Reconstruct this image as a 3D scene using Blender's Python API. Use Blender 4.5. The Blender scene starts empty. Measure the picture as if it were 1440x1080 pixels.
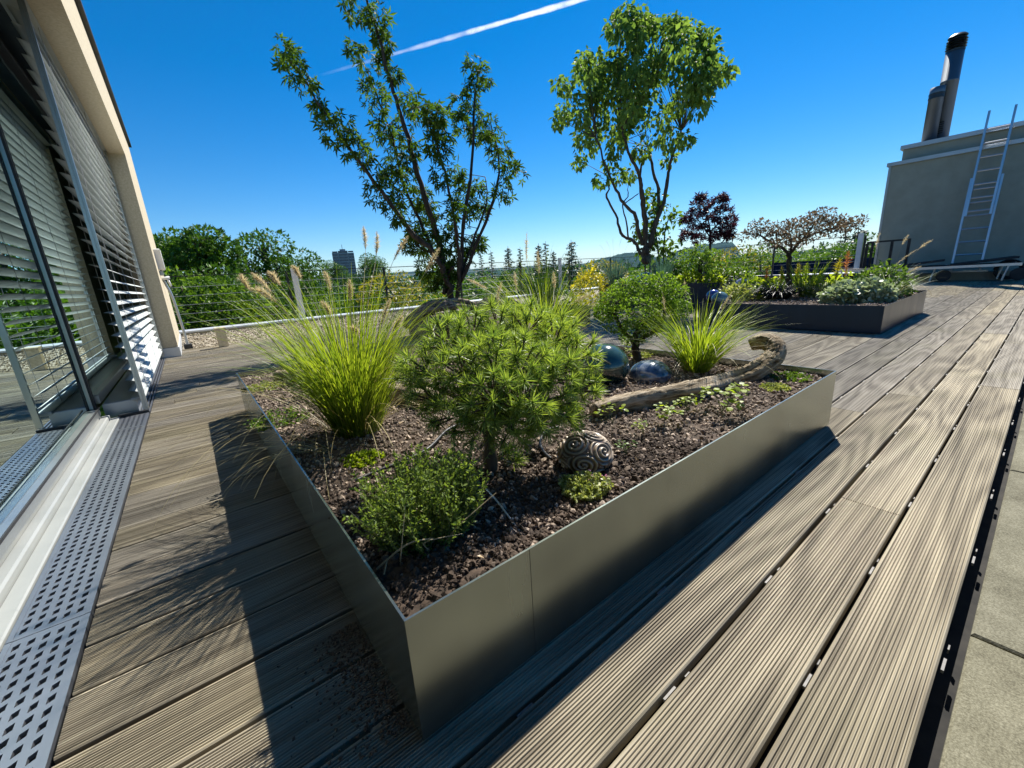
import bpy, math, random
import numpy as np
from mathutils import Matrix, Vector
R_ = math.radians
rng = np.random.default_rng(7)
random.seed(7)
sc = bpy.context.scene
C = sc.collection
H = 0.75                       # eye height of the camera (m)

# ------------------------------------------------------------------ calibrated camera
FPX = 577.7638                 # focal length in pixels of the 1440x1080 photograph
CR = np.array([[0.78544998, -0.20696304, 0.58329635],
               [-0.61579203, -0.1666104, 0.77009165],
               [-0.06219727, -0.96405771, -0.25831033]])
def ray(x, y): return CR @ np.array([x - 720., y - 540., FPX])
def gz(x, y, z):               # point of the horizontal plane z seen at photo pixel
    r = ray(x, y); t = (z - H) / r[2]; return r * t + [0, 0, H]
def oy(x, y, Y):
    r = ray(x, y); t = Y / r[1]; return r * t + [0, 0, H]
def ox(x, y, X):
    r = ray(x, y); t = X / r[0]; return r * t + [0, 0, H]
def dep(x, y, base, off=0.0):  # point at the same distance from the eye as a plant's base
    u = np.array(base[:2], float); D = np.linalg.norm(u); u /= D
    r = ray(x, y); t = (D + off) / (r[0] * u[0] + r[1] * u[1]); return r * t + [0, 0, H]

cam = bpy.data.cameras.new('camera'); camo = bpy.data.objects.new('camera', cam); C.objects.link(camo)
cam.sensor_width = 36; cam.lens = 36 * FPX / 1440; cam.clip_start = 0.02; cam.clip_end = 30000
m = Matrix.Identity(4)
for i in range(3):
    m[i][0] = CR[i, 0]; m[i][1] = -CR[i, 1]; m[i][2] = -CR[i, 2]
m[2][3] = H
camo.matrix_world = m
sc.camera = camo

# ------------------------------------------------------------------ mesh helper
def nrm(v): return v / np.maximum(np.linalg.norm(v, axis=-1, keepdims=True), 1e-9)
class Geo:
    def __init__(s): s.V = []; s.F = []; s.n = 0
    def add(s, V, F, mat=0):
        V = np.asarray(V, float).reshape(-1, 3)
        if isinstance(F, np.ndarray) or (len(F) and len(set(len(f) for f in F)) == 1):
            s.F.append((np.asarray(F, int) + s.n, mat))
        else:
            by = {}
            for f in F: by.setdefault(len(f), []).append(f)
            for k, a in by.items(): s.F.append((np.asarray(a, int) + s.n, mat))
        s.V.append(V); s.n += len(V); return s
    def box(s, x0, x1, y0, y1, z0, z1, mat=0, bev=0.0):
        if bev <= 0:
            V = [(x, y, z) for z in (z0, z1) for y in (y0, y1) for x in (x0, x1)]
            return s.add(V, [(0, 2, 3, 1), (4, 5, 7, 6), (0, 1, 5, 4), (2, 6, 7, 3), (0, 4, 6, 2), (1, 3, 7, 5)], mat)
        b = bev; V = []; 
        for z, i in ((z0, b), (z0 + b, 0), (z1 - b, 0), (z1, b)):
            V += [(x0 + i, y0 + i, z), (x1 - i, y0 + i, z), (x1 - i, y1 - i, z), (x0 + i, y1 - i, z)]
        F = [(3, 2, 1, 0), (12, 13, 14, 15)]
        for k in range(3):
            for j in range(4): F.append((4*k + j, 4*k + (j+1) % 4, 4*k + 4 + (j+1) % 4, 4*k + 4 + j))
        return s.add(V, F, mat)
    def obox(s, c, ax, ay, az, mat=0):
        c, ax, ay, az = (np.asarray(q, float) for q in (c, ax, ay, az))
        V = [c + a*ax + b*ay + d*az for d in (-1, 1) for b in (-1, 1) for a in (-1, 1)]
        return s.add(V, [(0, 2, 3, 1), (4, 5, 7, 6), (0, 1, 5, 4), (2, 6, 7, 3), (0, 4, 6, 2), (1, 3, 7, 5)], mat)
    def bar(s, a, b, w, d, up=(0, 0, 1), mat=0):
        a, b = np.asarray(a, float), np.asarray(b, float); t = nrm(b - a); u = np.cross(t, up)
        if np.linalg.norm(u) < 1e-4: u = np.cross(t, (1, 0, 0))
        u = nrm(u); v = np.cross(u, t)
        return s.obox((a + b) / 2, u * w / 2, (b - a) / 2, v * d / 2, mat)
    def tube(s, P, r, sides=8, mat=0, cap=True, squash=None, noise=0.0):
        P = np.asarray(P, float); n = len(P); r = np.broadcast_to(np.asarray(r, float), (n,))
        T = nrm(np.gradient(P, axis=0)); a = np.array([0, 0, 1.]) if abs(T[0, 2]) < .9 else np.array([1., 0, 0])
        U = []; u = nrm(np.cross(T[0], a))
        for i in range(n):
            u = nrm(u - T[i] * (u @ T[i])); U.append(u)
        U = np.array(U); W = np.cross(T, U)
        th = np.linspace(0, 2*np.pi, sides, endpoint=False)
        rr = r[:, None] * (1 + (noise * rng.normal(size=(n, sides)) if noise else 0))
        V = P[:, None] + rr[..., None] * (np.cos(th)[None, :, None] * U[:, None] + np.sin(th)[None, :, None] * W[:, None])
        i = np.arange(n - 1)[:, None]; j = np.arange(sides)[None]; k = (j + 1) % sides
        F = np.stack(np.broadcast_arrays(i*sides + j, i*sides + k, (i+1)*sides + k, (i+1)*sides + j), -1).reshape(-1, 4)
        s.add(V.reshape(-1, 3), F, mat)
        if cap:
            s.F.append((np.array([list(range(sides))[::-1]]) + s.n - n*sides, mat))
            s.F.append((np.array([list(range(sides))]) + s.n - sides, mat))
        return s
    def inst(s, tv, tf, pos, side, axis, nor, size, mat=0):
        tv = np.asarray(tv, float); tf = np.asarray(tf, int); n = len(pos); k = len(tv)
        size = np.broadcast_to(np.asarray(size, float), (n,))
        B = np.stack([side, axis, nor], 1) * size[:, None, None]
        V = pos[:, None] + np.einsum('kc,ncd->nkd', tv, B)
        F = (tf[None] + (np.arange(n) * k)[:, None, None]).reshape(-1, tf.shape[1])
        return s.add(V.reshape(-1, 3), F, mat)
    def lathe(s, c, prof, sides=24, mat=0, axis='z'):
        c = np.asarray(c, float); th = np.linspace(0, 2*np.pi, sides, endpoint=False); V = []
        for r, z in prof: V += [c + [r*math.cos(t), r*math.sin(t), z] for t in th]
        n = len(prof); F = [(i*sides + j, i*sides + (j+1) % sides, (i+1)*sides + (j+1) % sides, (i+1)*sides + j) for i in range(n-1) for j in range(sides)]
        s.add(V, F, mat)
        s.F.append((np.array([list(range(sides))[::-1]]) + s.n - n*sides, mat)); s.F.append((np.array([list(range(sides))]) + s.n - sides, mat))
        return s
    def build(s, name, mats, parent=None, smooth=False):
        V = np.concatenate(s.V); 
        if parent is not None: V = V - np.array(origin(parent))
        me = bpy.data.meshes.new(name)
        nl = sum(f.size for f, _ in s.F); nf = sum(len(f) for f, _ in s.F)
        me.vertices.add(len(V)); me.vertices.foreach_set('co', V.astype(np.float32).ravel())
        me.loops.add(nl); me.polygons.add(nf)
        me.loops.foreach_set('vertex_index', np.concatenate([f.ravel() for f, _ in s.F]).astype(np.int32))
        tot = np.concatenate([np.full(len(f), f.shape[1]) for f, _ in s.F]); st = np.concatenate([[0], np.cumsum(tot)[:-1]])
        me.polygons.foreach_set('loop_start', st.astype(np.int32))
        me.polygons.foreach_set('material_index', np.concatenate([np.full(len(f), mi) for f, mi in s.F]).astype(np.int32))
        me.polygons.foreach_set('use_smooth', np.full(nf, smooth))
        me.update(calc_edges=True); me.validate()
        for q in (mats if isinstance(mats, (list, tuple)) else [mats]): me.materials.append(q)
        o = bpy.data.objects.new(name, me); C.objects.link(o)
        if parent is not None: o.parent = parent
        return o
def origin(o):
    p = np.array(o.location)
    return p if o.parent is None else p + origin(o.parent)
def tag(o, label=None, cat=None, group=None, kind=None):
    if label: o['label'] = label
    if cat: o['category'] = cat
    if group: o['group'] = group
    if kind: o['kind'] = kind
    return o
def thing(name, loc, label, cat, group=None):
    o = bpy.data.objects.new(name, None); C.objects.link(o); o.location = loc; o.empty_display_size = .1
    return tag(o, label, cat, group)
def copy_tree(o, parent=None):
    c = o.copy(); C.objects.link(c)
    if parent is not None: c.parent = parent
    for ch in list(o.children): copy_tree(ch, c)
    return c

# ------------------------------------------------------------------ materials
class NT:
    def __init__(s, name):
        s.m = bpy.data.materials.new(name); s.m.use_nodes = True; s.t = s.m.node_tree; s.t.nodes.clear()
        s.out = s.t.nodes.new('ShaderNodeOutputMaterial')
    def n(s, typ, ins=None, **kw):
        d = s.t.nodes.new('ShaderNode' + typ)
        for k, v in kw.items(): setattr(d, k, v)
        for k, v in (ins or {}).items(): s.set(d.inputs[k], v)
        return d
    def set(s, sock, v):
        if isinstance(v, bpy.types.NodeSocket): s.t.links.new(v, sock)
        else: sock.default_value = (*v, 1) if isinstance(v, tuple) and len(v) == 3 and sock.type == 'RGBA' else v
    def coords(s, scale=(1, 1, 1)):
        t = s.n('TexCoord'); return s.n('Mapping', {'Vector': t.outputs['Object'], 'Scale': scale}).outputs[0]
    def noise(s, scale, stretch=(1, 1, 1), detail=4, rough=.55, dist=0.0):
        return s.n('TexNoise', {'Vector': s.coords(stretch), 'Scale': scale, 'Detail': detail, 'Roughness': rough, 'Distortion': dist}).outputs['Fac']
    def ramp(s, fac, stops):
        d = s.n('ValToRGB', {'Fac': fac}); e = d.color_ramp.elements
        while len(e) < len(stops): e.new(.5)
        for el, (p, c) in zip(e, stops): el.position = p; el.color = (*c, 1) if len(c) == 3 else c
        return d.outputs['Color']
    def mix(s, fac, a, b, mode='MIX'):
        d = s.n('Mix', data_type='RGBA', blend_type=mode)
        s.set(d.inputs['Factor'], fac); s.set(d.inputs[6], a); s.set(d.inputs[7], b); return d.outputs[2]
    def math(s, op, a, b=0.0):
        d = s.n('Math', operation=op); s.set(d.inputs[0], a); s.set(d.inputs[1], b); return d.outputs[0]
    def bump(s, h, strength=.3, dist=.01):
        return s.n('Bump', {'Height': h, 'Strength': strength, 'Distance': dist}).outputs[0]
    def rnd(s): return s.n('NewGeometry').outputs['Random Per Island']
    def done(s, shader): s.t.links.new(shader, s.out.inputs[0]); return s.m

def pm(name, c1, c2, scale=8, rough=.7, metal=0.0, bump=0.0, stretch=(1, 1, 1), detail=5, spec=.4, bdist=.01, lo=.35, hi=.65, isl=0.0):
    t = NT(name); f = t.noise(scale, stretch, detail)
    col = t.ramp(f, [(lo, c1), (hi, c2)])
    if isl: col = t.mix(isl, col, t.ramp(t.rnd(), [(0, tuple(.45*q for q in c1)), (.5, c1), (1, tuple(min(1, 1.35*q) for q in c2))]))
    ins = {'Base Color': col, 'Roughness': rough, 'Metallic': metal, 'Specular IOR Level': spec}
    if bump: ins['Normal'] = t.bump(f, bump, bdist)
    return t.done(t.n('BsdfPrincipled', ins).outputs[0])
def leafm(name, c1, c2, trans=.4, tcol=None, rough=.45, clump=3.0, spec=.35):
    t = NT(name); r = t.rnd(); f = t.noise(clump, detail=3)
    mixf = t.math('ADD', t.math('MULTIPLY', r, .6), t.math('MULTIPLY', f, .5))
    col = t.ramp(mixf, [(.2, c1), (.8, c2)])
    tc = t.mix(1.0, col, tcol or (1.5, 1.5, .6), 'MULTIPLY')
    p = t.n('BsdfPrincipled', {'Base Color': col, 'Roughness': rough, 'Specular IOR Level': spec}).outputs[0]
    tr = t.n('BsdfTranslucent', {'Color': tc}).outputs[0]
    return t.done(t.n('MixShader', {0: trans, 1: p, 2: tr}).outputs[0])

def deck_mat():
    t = NT('weathered_wood')
    fine = t.noise(1, (2.2, 130, 60), 6, .65); mid = t.noise(1, (1.1, 26, 26), 5, .6, .6); big = t.noise(1.1, detail=3)
    grain = t.n('TexWave', {'Vector': t.coords((.55, 9, 9)), 'Scale': 2.2, 'Distortion': 7.0, 'Detail': 3, 'Detail Scale': 1.2}, wave_type='BANDS', bands_direction='Y').outputs['Fac']
    isl = t.rnd()
    n4 = t.n('TexNoise', {'Vector': t.coords((.75, 5.5, 5.5)), 'W': t.math('MULTIPLY', isl, 60.0), 'Scale': 1.0, 'Detail': 1.5, 'Roughness': .4}, noise_dimensions='4D').outputs['Fac']
    ring = t.math('SINE', t.math('MULTIPLY', n4, 62.0))
    f = t.math('ADD', t.math('MULTIPLY', fine, .46), t.math('ADD', t.math('MULTIPLY', mid, .38), t.math('ADD', t.math('MULTIPLY', grain, .10), t.math('MULTIPLY', t.math('ADD', ring, 1.0), .07))))
    col = t.ramp(f, [(.27, (.055, .046, .036)), (.36, (.13, .113, .088)), (.48, (.25, .224, .18)), (.66, (.43, .395, .325))])
    r = t.rnd()
    tint = t.ramp(r, [(0, (.60, .60, .60)), (.3, (.95, .95, .97)), (.5, (.72, .68, .58)), (.75, (1.0, .95, .80)), (1, (1.15, 1.14, 1.12))])
    col = t.mix(.8, col, tint, 'MULTIPLY')
    st = t.ramp(big, [(.35, (.78, .77, .75)), (.6, (1.08, 1.07, 1.05))])
    col = t.mix(.8, col, st, 'MULTIPLY')
    alg = t.ramp(t.noise(2.3, detail=4), [(.52, (0, 0, 0)), (.7, (.55, .55, .55))])
    col = t.mix(t.math('MULTIPLY', alg, .4), col, (.20, .19, .09))
    return t.done(t.n('BsdfPrincipled', {'Base Color': col, 'Roughness': .72, 'Specular IOR Level': .3, 'Normal': t.bump(fine, .35, .003)}).outputs[0])
def metal_mat(name, c, rough, metal=.9, sc_=300):
    t = NT(name); f = t.noise(sc_, detail=3); g = t.noise(3, detail=4)
    col = t.mix(.5, c, t.ramp(g, [(.3, tuple(q*.8 for q in c)), (.7, tuple(min(1, q*1.12) for q in c))]))
    return t.done(t.n('BsdfPrincipled', {'Base Color': col, 'Metallic': metal, 'Roughness': t.math('ADD', t.math('MULTIPLY', g, .12), rough - .06), 'Normal': t.bump(f, .06, .001)}).outputs[0])
def coat_mat(name, c, rough, metal, ior):
    t = NT(name); g = t.noise(2.5, (3, 3, .5), detail=6); f = t.noise(420, detail=2)
    col = t.mix(.5, c, t.ramp(g, [(.3, tuple(q*.8 for q in c)), (.7, tuple(q*1.2 for q in c))]))
    return t.done(t.n('BsdfPrincipled', {'Base Color': col, 'IOR': ior, 'Metallic': metal, 'Specular IOR Level': .5, 'Roughness': t.math('ADD', t.math('MULTIPLY', g, .14), rough - .07), 'Normal': t.bump(f, .08, .001)}).outputs[0])
def paver_mat():
    t = NT('concrete_paver'); f = t.noise(9, detail=8, rough=.7); sp = t.noise(260, detail=3, rough=.7)
    col = t.ramp(t.math('ADD', t.math('MULTIPLY', f, .5), t.math('MULTIPLY', sp, .55)), [(.36, (.075, .068, .045)), (.52, (.175, .165, .115)), (.7, (.30, .285, .21))])
    col = t.mix(.5, col, t.ramp(t.rnd(), [(0, (.75, .75, .75)), (1, (1.1, 1.08, 1.0))]), 'MULTIPLY')
    return t.done(t.n('BsdfPrincipled', {'Base Color': col, 'Roughness': .9, 'Specular IOR Level': .2, 'Normal': t.bump(sp, .5, .002)}).outputs[0])
def wood_mat(name, dark, mid, pale):
    t = NT(name); at = t.n('Attribute', attribute_name='grain').outputs['Vector']
    v = t.n('Mapping', {'Vector': at, 'Scale': (7, 48, 48)}).outputs[0]
    f = t.n('TexNoise', {'Vector': v, 'Scale': 1.6, 'Detail': 7, 'Roughness': .65, 'Distortion': .5}).outputs['Fac']; b = t.noise(9, detail=5)
    col = t.ramp(t.math('ADD', t.math('MULTIPLY', f, .7), t.math('MULTIPLY', b, .35)), [(.36, dark), (.47, mid), (.62, pale)])
    cr = t.ramp(f, [(.30, (0, 0, 0)), (.42, (1, 1, 1))])
    return t.done(t.n('BsdfPrincipled', {'Base Color': col, 'Roughness': .85, 'Specular IOR Level': .2, 'Normal': t.bump(t.math('ADD', f, t.math('MULTIPLY', cr, .6)), .9, .012)}).outputs[0])
def glass_mat():
    t = NT('tinted_glass')
    fr = t.n('Fresnel', {'IOR': 2.1}).outputs[0]
    gl = t.n('BsdfGlossy', {'Color': (.82, 1.0, 1.0), 'Roughness': .003}).outputs[0]
    tr = t.n('BsdfTransparent', {'Color': (.30, .52, .52)}).outputs[0]
    fac = t.math('MINIMUM', t.math('ADD', t.math('MULTIPLY', fr, .95), .55), 1.0)
    return t.done(t.n('MixShader', {0: fac, 1: tr, 2: gl}).outputs[0])
def bark(name, c1, c2, sc_=30): return pm(name, c1, c2, sc_, .85, bump=.6, stretch=(1, 1, .25), bdist=.006)

M = dict(
    deck=deck_mat(), slab=pm('dark_membrane', (.012, .012, .012), (.03, .028, .025), 20, .9),
    clip=pm('clip_metal', (.16, .155, .145), (.26, .25, .235), 40, .7, .2),
    paver=paver_mat(),
    planter=coat_mat('olive_grey_coat', (.235, .268, .25), .25, .88, 1.8), planter_dark=coat_mat('anthracite_coat', (.010, .028, .052), .30, .0, 1.36),
    drain=metal_mat('galvanised_steel', (.25, .265, .30), .45), sill=pm('white_aluminium', (.30, .315, .305), (.36, .37, .355), 4, .4, .15),
    frame=metal_mat('door_aluminium', (.46, .47, .46), .35), dark=pm('black_rubber', (.012, .012, .014), (.02, .02, .022), 10, .6),
    glass=glass_mat(), render=pm('beige_render', (.42, .36, .255), (.52, .455, .33), 60, .9, bump=.3, bdist=.003, detail=8),
    roofedge=pm('dark_roof_trim', (.02, .022, .028), (.035, .037, .04), 10, .5, .4),
    slat=pm('blind_lacquer', (.48, .52, .51), (.55, .58, .57), 6, .45, 0), cord=pm('grey_cord', (.25, .26, .26), (.35, .35, .35), 50, .7),
    room=pm('interior_wall', (.30, .36, .36), (.38, .44, .44), 3, .9), roomfloor=pm('interior_floor', (.1, .08, .06), (.16, .13, .1), 3, .6),
    greywall=pm('grey_render', (.275, .285, .235), (.32, .33, .275), 3.5, .9, bump=.15, bdist=.003, detail=7),
    flash=metal_mat('zinc_flashing', (.40, .43, .46), .4, .7), flue=metal_mat('flue_steel', (.17, .20, .23), .5, .75),
    flue_dark=metal_mat('dark_cowl', (.05, .055, .06), .4, .8), alu=metal_mat('ladder_aluminium', (.55, .57, .60), .35, .8),
    soil=pm('dark_soil', (.028, .019, .013), (.085, .058, .04), 40, .95, bump=.6, bdist=.008, detail=9),
    chip=pm('lava_mulch', (.17, .125, .092), (.43, .345, .27), 60, .95, isl=.8),
    wood=wood_mat('pale_driftwood', (.035, .024, .014), (.20, .15, .09), (.46, .385, .28)), rootwood=wood_mat('grey_root_wood', (.03, .022, .015), (.15, .12, .08), (.36, .30, .22)),
    bark=bark('dark_bark', (.022, .017, .013), (.07, .055, .042)), bark_b=bark('brown_bark', (.05, .035, .025), (.13, .095, .065)),
    stem=pm('green_stem', (.10, .13, .04), (.18, .2, .08), 20, .6), drystem=pm('dry_stem', (.36, .29, .17), (.5, .42, .27), 20, .8),
    hose=pm('black_hose', (.012, .012, .012), (.03, .03, .03), 30, .45),
    gravel=pm('gravel', (.16, .14, .11), (.42, .37, .29), 90, .95, bump=.8, bdist=.02, detail=6), pebble=pm('pebbles', (.26, .22, .16), (.46, .41, .32), 30, .9, isl=.7),
    coping=pm('white_coping', (.5, .53, .56), (.62, .64, .66), 5, .45, .3), white=pm('white_paint', (.66, .67, .68), (.78, .79, .79), 6, .5),
    black=pm('black_steel', (.018, .02, .022), (.035, .036, .04), 10, .45, .5), cable=metal_mat('cable_steel', (.34, .36, .38), .4, .8),
    beige=pm('beige_stone', (.42, .37, .27), (.54, .48, .36), 30, .85, bump=.2),
    fabric=pm('dark_mesh_fabric', (.02, .02, .022), (.04, .04, .042), 200, .85),
)
L = dict(
    grass=leafm('grass_blade', (.095, .17, .018), (.31, .39, .055), .45, (1.5, 1.45, .5)),
    grassdry=leafm('dry_blade', (.30, .25, .11), (.46, .40, .21), .35, (1.2, 1.1, .7)),
    plume=leafm('plume_hair', (.50, .43, .30), (.76, .70, .55), .45, (1.2, 1.1, .8)),
    litter=leafm('dry_leaf', (.16, .09, .04), (.38, .27, .14), .15, (1.1, 1, .8)), pine=leafm('pine_needle', (.095, .18, .045), (.38, .48, .13), .42, (1.4, 1.4, .5)),
    rosem=leafm('thyme_leaf', (.07, .125, .025), (.24, .32, .085), .4, spec=.15),
    sedum=leafm('sedum_leaf', (.17, .22, .06), (.42, .45, .2), .3), pink=leafm('pink_flower', (.55, .2, .35), (.75, .4, .55), .3, (1, 1, 1)),
    lime=leafm('lime_leaf', (.16, .25, .02), (.38, .46, .05), .5), mid=leafm('green_leaf', (.05, .11, .018), (.15, .24, .04), .4),
    box=leafm('boxwood_leaf', (.07, .14, .02), (.20, .32, .05), .4, clump=5, spec=.15),
    maple=leafm('maple_leaf', (.022, .055, .012), (.085, .15, .025), .42, (1.7, 1.7, .4), rough=.6, spec=.12),
    lilac=leafm('ovate_leaf', (.06, .13, .03), (.20, .30, .075), .45, (1.5, 1.5, .7), rough=.6, spec=.15),
    purple=leafm('purple_leaf', (.026, .012, .018), (.075, .03, .042), .28, (1.3, .8, .9), spec=.15),
    tan=leafm('copper_leaf', (.08, .07, .04), (.19, .15, .10), .3, (1.2, 1.0, .8), spec=.1), silver=leafm('silver_leaf', (.17, .24, .12), (.50, .54, .40), .3, (1, 1.1, .7)),
    blackg=leafm('black_grass', (.012, .014, .016), (.035, .04, .04), .1, (1, 1, 1)), blue=leafm('blue_grass', (.06, .13, .11), (.15, .25, .2), .25, (1, 1.2, .8)),
    yellow=leafm('yellow_leaf', (.30, .30, .02), (.58, .52, .04), .45, (1.3, 1.2, .5)), orange=leafm('orange_plume', (.5, .17, .05), (.66, .33, .12), .4, (1.2, 1, .7)),
    hedge=leafm('tree_leaf', (.018, .06, .010), (.085, .175, .02), .3, clump=.9, spec=.15), hedge2=leafm('light_tree_leaf', (.04, .10, .012), (.14, .235, .03), .35, clump=.7, spec=.15),
    conif=leafm('conifer_needle', (.014, .04, .018), (.05, .095, .04), .15, clump=.6), autumn=leafm('olive_leaf', (.12, .13, .02), (.32, .27, .04), .4, clump=.8),
)

# ------------------------------------------------------------------ leaf templates: x = side, y = axis, z = normal
OV = ([(0, 0, 0), (-.27, .42, .07), (0, .45, 0), (.27, .42, .07), (0, 1, -.12)], [(0, 3, 2), (3, 4, 2), (0, 2, 1), (2, 4, 1)])
DI = ([(0, 0, 0), (.22, .45, .03), (0, 1, 0), (-.22, .45, .03)], [(0, 1, 2, 3)])
RO = ([(0, 0, 0), (.34, .2, .04), (.46, .6, .05), (.2, .98, -.02), (-.2, .98, -.02), (-.46, .6, .05), (-.34, .2, .04)], [(0, 1, 2, 3, 4, 5, 6)])
NE = ([(-.011, 0, 0), (.011, 0, 0), (.009, .6, .012), (-.009, .6, .012), (0, 1, 0)], [(0, 1, 2), (0, 2, 3), (3, 2, 4)])
def palmate():
    V = [(0, 0, 0)]; F = []
    for a, l in ((-118, .5), (-62, .82), (0, 1.0), (62, .82), (118, .5)):
        a = R_(a); d = np.array([math.sin(a), math.cos(a)]); q = np.array([d[1], -d[0]]); i = len(V)
        for p, z in ((d*.42*l + q*.13, .02), (d*l, -.22*l), (d*.42*l - q*.13, .02)): V.append((p[0], p[1] + .18, z))
        F.append((0, i, i+1, i+2))
    return V, F
PA = palmate()
def rockt(k=0):
    t = (1 + 5**.5) / 2
    V = nrm(np.array([(-1, t, 0), (1, t, 0), (-1, -t, 0), (1, -t, 0), (0, -1, t), (0, 1, t), (0, -1, -t), (0, 1, -t), (t, 0, -1), (t, 0, 1), (-t, 0, -1), (-t, 0, 1)], float))
    F = [(0, 11, 5), (0, 5, 1), (0, 1, 7), (0, 7, 10), (0, 10, 11), (1, 5, 9), (5, 11, 4), (11, 10, 2), (10, 7, 6), (7, 1, 8), (3, 9, 4), (3, 4, 2), (3, 2, 6), (3, 6, 8), (3, 8, 9), (4, 9, 5), (2, 4, 11), (6, 2, 10), (8, 6, 7), (9, 8, 1)]
    q = np.random.default_rng(k); return V * q.uniform(.6, 1.25, (12, 1)) * q.uniform(.6, 1.1, 3), F
def frames(axis, up):
    axis = nrm(axis); side = np.cross(axis, up); bad = np.linalg.norm(side, axis=1) < 1e-3; side[bad] = [1, 0, 0]
    side = nrm(side); return side, axis, np.cross(side, axis)
def rdir(n): return nrm(rng.normal(size=(n, 3)))
def inball(n, shell=0.0):
    return rdir(n) * (rng.uniform(shell, 1, (n, 1)) ** (1/3))
def leaves(g, tpl, pos, size, droop=.3, out=None, spread=1.0, up=.8, mat=0, svar=.35):
    n = len(pos); ax = rdir(n) * spread
    if out is not None: ax = ax + out
    ax = ax + [0, 0, -droop]
    s, a, nn = frames(ax, nrm(rdir(n) + [0, 0, up]))
    g.inst(tpl[0], tpl[1], np.asarray(pos), s, a, nn, size * rng.uniform(1 - svar, 1 + svar, n), mat); return g
def cluster(g, tpl, c, rad, n, size, **kw):
    d = inball(n, .25); rad = np.broadcast_to(np.asarray(rad, float), (3,))
    return leaves(g, tpl, np.asarray(c) + d * rad, size, out=d * .8, **kw)
def rocks(g, pos, size, mat=0):
    n = len(pos); k = rng.integers(0, 4, n)
    for i in range(4):
        q = k == i
        if not q.any(): continue
        s, a, nn = frames(rdir(q.sum()), rdir(q.sum())); V, F = rockt(i); g.inst(V, F, pos[q], s, a, nn, size[q], mat)
    return g
def smooth_path(P, n):
    P = np.asarray(P, float); t = np.linspace(0, len(P) - 1, n); out = []
    for u in t:
        i = min(int(u), len(P) - 2); f = u - i; p0 = P[max(i-1, 0)]; p1 = P[i]; p2 = P[i+1]; p3 = P[min(i+2, len(P)-1)]
        out.append(.5*((2*p1) + (-p0+p2)*f + (2*p0-5*p1+4*p2-p3)*f*f + (-p0+3*p1-3*p2+p3)*f**3))
    return np.array(out)
def blades(g, base, n, length, spread, lean=(2, 40), curve=(20, 70), width=.006, seg=8, az=None, mat=0, lvar=.3, tip=.05):
    th = rng.uniform(0, 2*np.pi, n) if az is None else rng.uniform(az[0], az[1], n)
    rr = spread * np.sqrt(rng.uniform(0, 1, n)); k = rr / max(spread, 1e-6)
    b = np.asarray(base) + np.stack([rr*np.cos(th), rr*np.sin(th), np.zeros(n)], 1)
    phi = th + rng.normal(0, .45, n); t0 = R_(lean[0]) + (R_(lean[1]) - R_(lean[0])) * np.clip(k*.6 + rng.uniform(0, .4, n), 0, 1)
    cu = R_(1) * rng.uniform(curve[0], curve[1], n); Ln = length * rng.uniform(1 - lvar, 1 + lvar*.6, n)
    dirh = np.stack([np.cos(phi), np.sin(phi), np.zeros(n)], 1); sd = np.stack([-np.sin(phi), np.cos(phi), np.zeros(n)], 1)
    tw = rng.normal(0, .5, n)[:, None]; sd = nrm(sd * np.cos(tw) + dirh * np.sin(tw) + [0, 0, 0])
    p = b.copy(); V = []
    for i in range(seg + 1):
        t = i / seg; w = width * (1 - t) ** .6 * (0.55 + .45*min(1, t*4)) + (.0004 if i == seg else 0)
        V.append(np.stack([p - sd*w/2, p + sd*w/2], 1))
        a = t0 + cu * t ** 1.4
        p = p + (dirh * np.sin(a)[:, None] + np.array([0, 0, 1]) * np.cos(a)[:, None]) * (Ln / seg)[:, None]
    V = np.stack(V, 1).reshape(n, -1, 3); K = 2 * (seg + 1)
    f = np.array([(2*i, 2*i+1, 2*i+3, 2*i+2) for i in range(seg)])
    F = (f[None] + (np.arange(n)*K)[:, None, None]).reshape(-1, 4)
    g.add(V.reshape(-1, 3), F, mat); return g
def plume(parent, path, length=.14, rad=.014, hairs=260, mats=None, frac=None, name='seed_head', stem_r=.0012, hl=1.0):
    # curved stalk that ends in a bristly spike
    P = smooth_path(path, 14); g = Geo(); g.tube(P, np.linspace(stem_r, stem_r*.6, 14), 5, 1)
    d = np.concatenate([[0], np.cumsum(np.linalg.norm(np.diff(P, axis=0), axis=1))]); tot = d[-1]; s0 = max(0, tot - length)
    u = rng.uniform(0, 1, hairs); s = s0 + u * (tot - s0)
    pos = np.stack([np.interp(s, d, P[:, i]) for i in range(3)], 1); T = nrm(P[-1] - P[-4])
    prof = np.sin(np.pi * np.clip(u*.93 + .05, 0, 1)) ** .6
    ax = nrm(rdir(hairs) + T * .9)
    sd, a, nn = frames(ax, rdir(hairs))
    g.inst([(-.05, 0, 0), (.05, 0, 0), (0, 1, 0)], [(0, 1, 2)], pos, sd, a, nn, rad * 1.5 * hl * prof * rng.uniform(.6, 1.2, hairs), 0)
    return g.build(name, mats or [L['plume'], M['drystem']], parent)

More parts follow.
